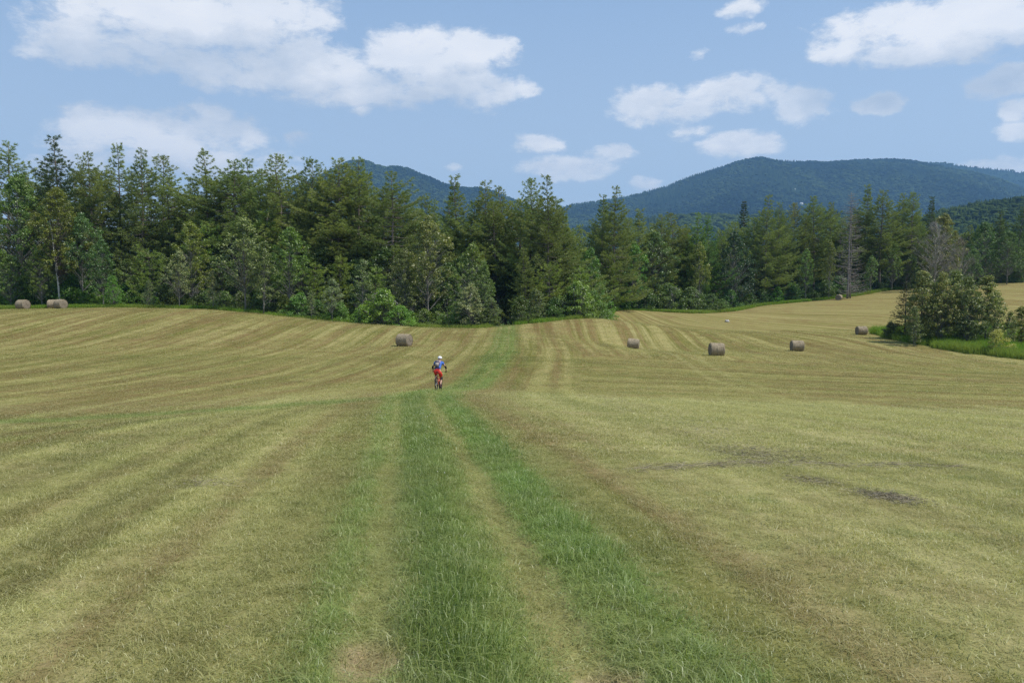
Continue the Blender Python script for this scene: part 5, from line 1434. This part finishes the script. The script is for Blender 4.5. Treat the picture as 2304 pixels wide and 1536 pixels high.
ch = MB(); ch.torus((.045, -.03, .34), (1, 0, 0), .07, .006, 24, 5); ch.tube([(.045, -.03, .41), (.045, -.47, .40)], .005, 4); ch.tube([(.045, -.03, .27), (.045, -.40, .26), (.045, -.47, .32)], .005, 4)
ch.torus((.045, -.47, .36), (1, 0, 0), .05, .008, 18, 5)
bike_part('drivetrain', ch, M_dark, bike)

# ================================================================ cyclist
def skin(name, V, E_, Rd, mat, parent=None, lv=2, root=0):
    me = bpy.data.meshes.new(name); me.from_pydata([tuple(v) for v in V], E_, []); me.update()
    o = link(name, me, parent)
    md = o.modifiers.new('skin', 'SKIN'); md.use_smooth_shade = True
    sv = me.skin_vertices[0].data if me.skin_vertices else None
    if sv is None:
        bpy.context.view_layer.objects.active = o
        me.skin_vertices.new() if hasattr(me.skin_vertices, 'new') else None
        sv = me.skin_vertices[0].data
    for i, q in enumerate(Rd):
        sv[i].radius = q if isinstance(q, tuple) else (q, q)
        sv[i].use_root = (i == root)
    sb = o.modifiers.new('subdivide', 'SUBSURF'); sb.levels = lv; sb.render_levels = lv
    dg = bpy.context.evaluated_depsgraph_get(); ev = o.evaluated_get(dg)
    m2 = bpy.data.meshes.new_from_object(ev); m2.name = name
    o.modifiers.clear(); o.data = m2
    m2.materials.clear(); m2.materials.append(mat)
    m2.polygons.foreach_set('use_smooth', [True] * len(m2.polygons))
    return o
M_skin = simple('rider_skin', (.50, .30, .21), .6, 0, .06)  # plain skin colour, shared by body, nose and ears
M_shirt = simple('blue_jersey', (.050, .135, .46), .8, 0, .10)
M_short = simple('red_shorts', (.62, .035, .022), .75, 0, .08)
M_pad = simple('black_pads', (.012, .012, .014), .7)
M_shoe = simple('dark_red_shoes', (.13, .025, .03), .7)
M_sole = simple('shoe_sole', (.02, .02, .02), .8)
M_white = simple('white_helmet', (.80, .80, .80), .35, 0, .04)
M_pack = simple('purple_grey_pack', (.17, .145, .185), .8, 0, .35, 18)
M_tan = simple('tan_pack_pocket', (.30, .265, .235), .8, 0, .3, 22)
person = bpy.data.objects.new('person', None); COL.objects.link(person); person.matrix_world = BMAT
person['label'] = 'cyclist in white helmet, blue jersey and red shorts riding away down the track'; person['category'] = 'person'
J = dict(pel=(0, -.25, 1.01), sp1=(0, -.16, 1.14), sp2=(.01, -.04, 1.28), ch=(.01, .07, 1.40), nk=(.02, .17, 1.49), hd0=(.025, .21, 1.56), hd1=(.03, .23, 1.64),
         sL=(-.19, .09, 1.42), sR=(.20, .10, 1.42), eL=(-.335, .20, 1.20), eR=(.345, .20, 1.20), wL=(-.335, .38, 1.03), wR=(.335, .38, 1.03), hL=(-.325, .43, 1.0), hR=(.325, .43, 1.0),
         pL=(-.10, -.22, .96), pR=(.10, -.22, .96), kL=(-.15, .17, .84), kR=(.155, .12, .68), aL=(-.14, -.02, .555), aR=(.14, -.155, .285), tL=(-.145, .12, .515), tR=(.145, -.02, .235))
ks = list(J); ix = {k: i for i, k in enumerate(ks)}
Ed = [('pel', 'sp1'), ('sp1', 'sp2'), ('sp2', 'ch'), ('ch', 'nk'), ('nk', 'hd0'), ('hd0', 'hd1'), ('ch', 'sL'), ('ch', 'sR'), ('sL', 'eL'), ('sR', 'eR'), ('eL', 'wL'), ('eR', 'wR'), ('wL', 'hL'), ('wR', 'hR'),
      ('pel', 'pL'), ('pel', 'pR'), ('pL', 'kL'), ('pR', 'kR'), ('kL', 'aL'), ('kR', 'aR'), ('aL', 'tL'), ('aR', 'tR')]
RD = dict(pel=(.13, .11), sp1=(.125, .10), sp2=(.13, .10), ch=(.145, .105), nk=.052, hd0=.080, hd1=(.082, .095), sL=.058, sR=.058, eL=.040, eR=.040, wL=.028, wR=.028, hL=.030, hR=.030,
          pL=.088, pR=.088, kL=.056, kR=.056, aL=.036, aR=.036, tL=.034, tR=.034)
body = skin('body', [J[k] for k in ks], [(ix[a], ix[b]) for a, b in Ed], [RD[k] for k in ks], M_skin, person)
def lerp3(a, b, t): return tuple(a[i] * (1 - t) + b[i] * t for i in range(3))
def sub(name, chain_sets, mat, par=person, lv=2):
    """chains of (point, radius); the first chain's first point is the root"""
    V, E_, Rr_ = [], [], []
    idx = {}
    for chn in chain_sets:
        prev = None
        for (p_, r0_) in chn:
            key = tuple(round(c_, 4) for c_ in p_)
            if key not in idx: idx[key] = len(V); V.append(p_); Rr_.append(r0_)
            if prev is not None: E_.append((prev, idx[key]))
            prev = idx[key]
    return skin(name, V, E_, Rr_, mat, par, lv)
sub('jersey', [[(lerp3(J['pel'], J['sp1'], .02), (.166, .138)), (J['sp1'], (.158, .135)), (J['sp2'], (.155, .12)), (J['ch'], (.165, .125)), (lerp3(J['ch'], J['nk'], .7), .075)],
               [(J['ch'], (.165, .125)), (J['sL'], .078), (lerp3(J['sL'], J['eL'], .42), .066)], [(J['ch'], (.165, .125)), (J['sR'], .078), (lerp3(J['sR'], J['eR'], .42), .066)]], M_shirt)
sub('shorts', [[(lerp3(J['pel'], J['sp1'], .35), (.15, .125)), (J['pel'], (.158, .135)), (J['pL'], .118), (lerp3(J['pL'], J['kL'], .50), .104), (lerp3(J['pL'], J['kL'], .78), .094)],
               [(J['pel'], (.158, .135)), (J['pR'], .118), (lerp3(J['pR'], J['kR'], .50), .104), (lerp3(J['pR'], J['kR'], .80), .094)]], M_short)
for s in 'LR':
    sub('knee_pad', [[(lerp3(J['p' + s], J['k' + s], .80), .072), (J['k' + s], .070), (lerp3(J['k' + s], J['a' + s], .42), .058)]], M_pad)
    sub('elbow_pad', [[(lerp3(J['s' + s], J['e' + s], .62), .052), (J['e' + s], .054), (lerp3(J['e' + s], J['w' + s], .45), .044)]], M_pad)
    sub('sock', [[(lerp3(J['k' + s], J['a' + s], .80), .040), (J['a' + s], .041)]], M_pad)
    sh = link('shoe', None, person)
    a, t = np.array(J['a' + s]), np.array(J['t' + s])
    d = (t - a) / np.linalg.norm(t - a)
    sub('upper', [[(tuple(a - d * .07 + [0, 0, -.025]), .040), (tuple(a + [0, 0, -.015]), .046), (tuple(a + d * .10 + [0, 0, -.03]), .043), (tuple(t + d * .05 + [0, 0, -.02]), .032)]], M_shoe, sh)
    so_ = MB(); q0, q1 = a - d * .10 + [0, 0, -.068], t + d * .09 + [0, 0, -.052]
    so_.tube([q0, (q0 + q1) / 2, q1], [.034, .044, .028], 8); bike_part('sole', so_, M_sole, sh)
    # gloved hand: palm, four curled fingers, thumb under the bar
    sg = -1 if s == 'L' else 1
    w_, h_ = np.array(J['w' + s]), np.array(J['h' + s])
    gl = link('glove', None, person)
    sub('palm', [[(tuple(w_), .032), (tuple((w_ + h_) / 2 + [0, 0, .004]), (.042, .028)), (tuple(h_ + [0, .0, .012]), (.044, .024))]], M_pad, gl)
    for k, (ox, ln) in enumerate(((-.034, .92), (-.012, 1.0), (.011, .96), (.033, .80))):
        b0 = h_ + [sg * ox, -.004, .012]
        sub('finger', [[(tuple(b0), .0105), (tuple(b0 + np.array([0, .030, .006]) * ln), .010), (tuple(b0 + np.array([0, .044, -.022]) * ln), .009), (tuple(b0 + np.array([0, .020, -.040]) * ln), .008)]], M_pad, gl, 1)
    b0 = h_ + [-sg * .036, -.03, -.004]
    sub('thumb', [[(tuple(b0), .012), (tuple(b0 + [-sg * .014, .022, -.016]), .011), (tuple(b0 + [-sg * .004, .040, -.034]), .009)]], M_pad, gl, 1)
# face and ears
hc = np.array((.03, .235, 1.625))
fa = MB(); fa.ellipsoid(hc + [0, .098, -.015], (.013, .020, .022), 8, 6); bike_part('nose', fa, M_skin, person)
for s in (-1, 1):
    e_ = MB(); e_.ellipsoid(hc + [s * .086, -.005, -.02], (.010, .018, .030), 8, 6); bike_part('ear', e_, M_skin, person)
    e_ = MB(); e_.ellipsoid(hc + [s * .031, .086, .012], (.012, .008, .008), 8, 6); bike_part('eye', e_, simple('eye_white', (.7, .7, .7), .3), person)
mo = MB(); mo.ellipsoid(hc + [0, .090, -.050], (.024, .008, .006), 8, 5); bike_part('mouth', mo, simple('lips', (.4, .15, .13), .5), person)
ha = MB(); ha.ellipsoid(hc + [0, -.040, -.045], (.070, .052, .050), 12, 8); bike_part('hair', ha, simple('brown_hair', (.10, .06, .035), .8), person)
# helmet: shell with raised ribs and dark vents
hm = link('helmet', None, person)
hs = MB(); hs.ellipsoid((0, 0, 0), (.112, .140, .098), 28, 16)
V = hs.V[0]
a_ = np.arctan2(V[:, 0], V[:, 2] + .02)
V[:, 2] = np.where(V[:, 2] < -.03, -.03 - (V[:, 2] + .03) * -.25, V[:, 2])
hs.V[0] = V * (1 + .03 * np.cos(a_ * 9))[:, None]
hcn = hc + [0, -.012, .050]
hs.V[0] = hs.V[0] + hcn
bike_part('shell', hs, M_white, hm)
for ax in (-.05, 0, .05):
    for ay, az_ in ((-.105, .028), (-.06, .075)):
        vn = MB(); vn.ellipsoid(hcn + [ax * (1 if ax else 1), ay * (1 - abs(ax) * 2.4), az_ * (1 - abs(ax) * 2.0) + .004], (.009, .022, .020), 8, 6); bike_part('vent', vn, M_pad, hm)
vz = MB(); vz.ellipsoid(hcn + [0, .13, .005], (.075, .055, .008), 12, 5); bike_part('visor', vz, M_white, hm)
# backpack
pk = bpy.data.objects.new('backpack', None); COL.objects.link(pk)
pk['label'] = 'small purple-grey backpack with a tan pocket on the cyclist\'s back'; pk['category'] = 'backpack'
up = np.array([0, .55, .835]); nb_ = np.array([0, -.835, .55])
pc0 = np.array([-.03, -.19, 1.36])
PM = BMAT @ Matrix(((1, nb_[0], up[0], pc0[0]), (0, nb_[1], up[1], pc0[1]), (0, nb_[2], up[2], pc0[2]), (0, 0, 0, 1)))
pk.matrix_world = PM
def rounded(lo, hi, r_, name, mat):
    import bmesh
    bm = bmesh.new(); bmesh.ops.create_cube(bm, size=1.0)
    for v in bm.verts:
        for i in range(3): v.co[i] = lo[i] + (v.co[i] + .5) * (hi[i] - lo[i])
    bmesh.ops.bevel(bm, geom=list(bm.edges), offset=r_, segments=3, affect='EDGES')
    me = bpy.data.meshes.new(name); bm.to_mesh(me); bm.free(); me.materials.append(mat)
    me.polygons.foreach_set('use_smooth', [True] * len(me.polygons))
    return link(name, me, pk)
rounded((-.125, -.07, -.19), (.125, .07, .20), .05, 'pack_body', M_pack)
rounded((-.09, .05, -.16), (.09, .105, .02), .022, 'pocket', M_tan)
rounded((-.10, .045, .05), (.10, .095, .17), .02, 'top_pocket', M_pack)
for s in (-1, 1):
    st_ = MB(); st_.tube([(s * .09, -.06, .18), (s * .115, -.16, .19), (s * .12, -.27, .08)], [.014, .012, .012], 6); o = link('strap', st_.mesh('strap', M_pad, smooth=True, attr=None), pk)
    st_ = MB(); st_.tube([(s * .12, .01, .12), (s * .128, .05, 0), (s * .12, .01, -.12)], .005, 5); o = link('side_strap', st_.mesh('side_strap', M_pad, smooth=True, attr=None), pk)
wb = MB(); wb.tube([(-.17, -.16, -.20), (-.12, -.03, -.21), (0, .005, -.21), (.12, -.03, -.21), (.17, -.16, -.20)], .020, 6); link('waist_belt', wb.mesh('waist_belt', M_pad, smooth=True, attr=None), pk)
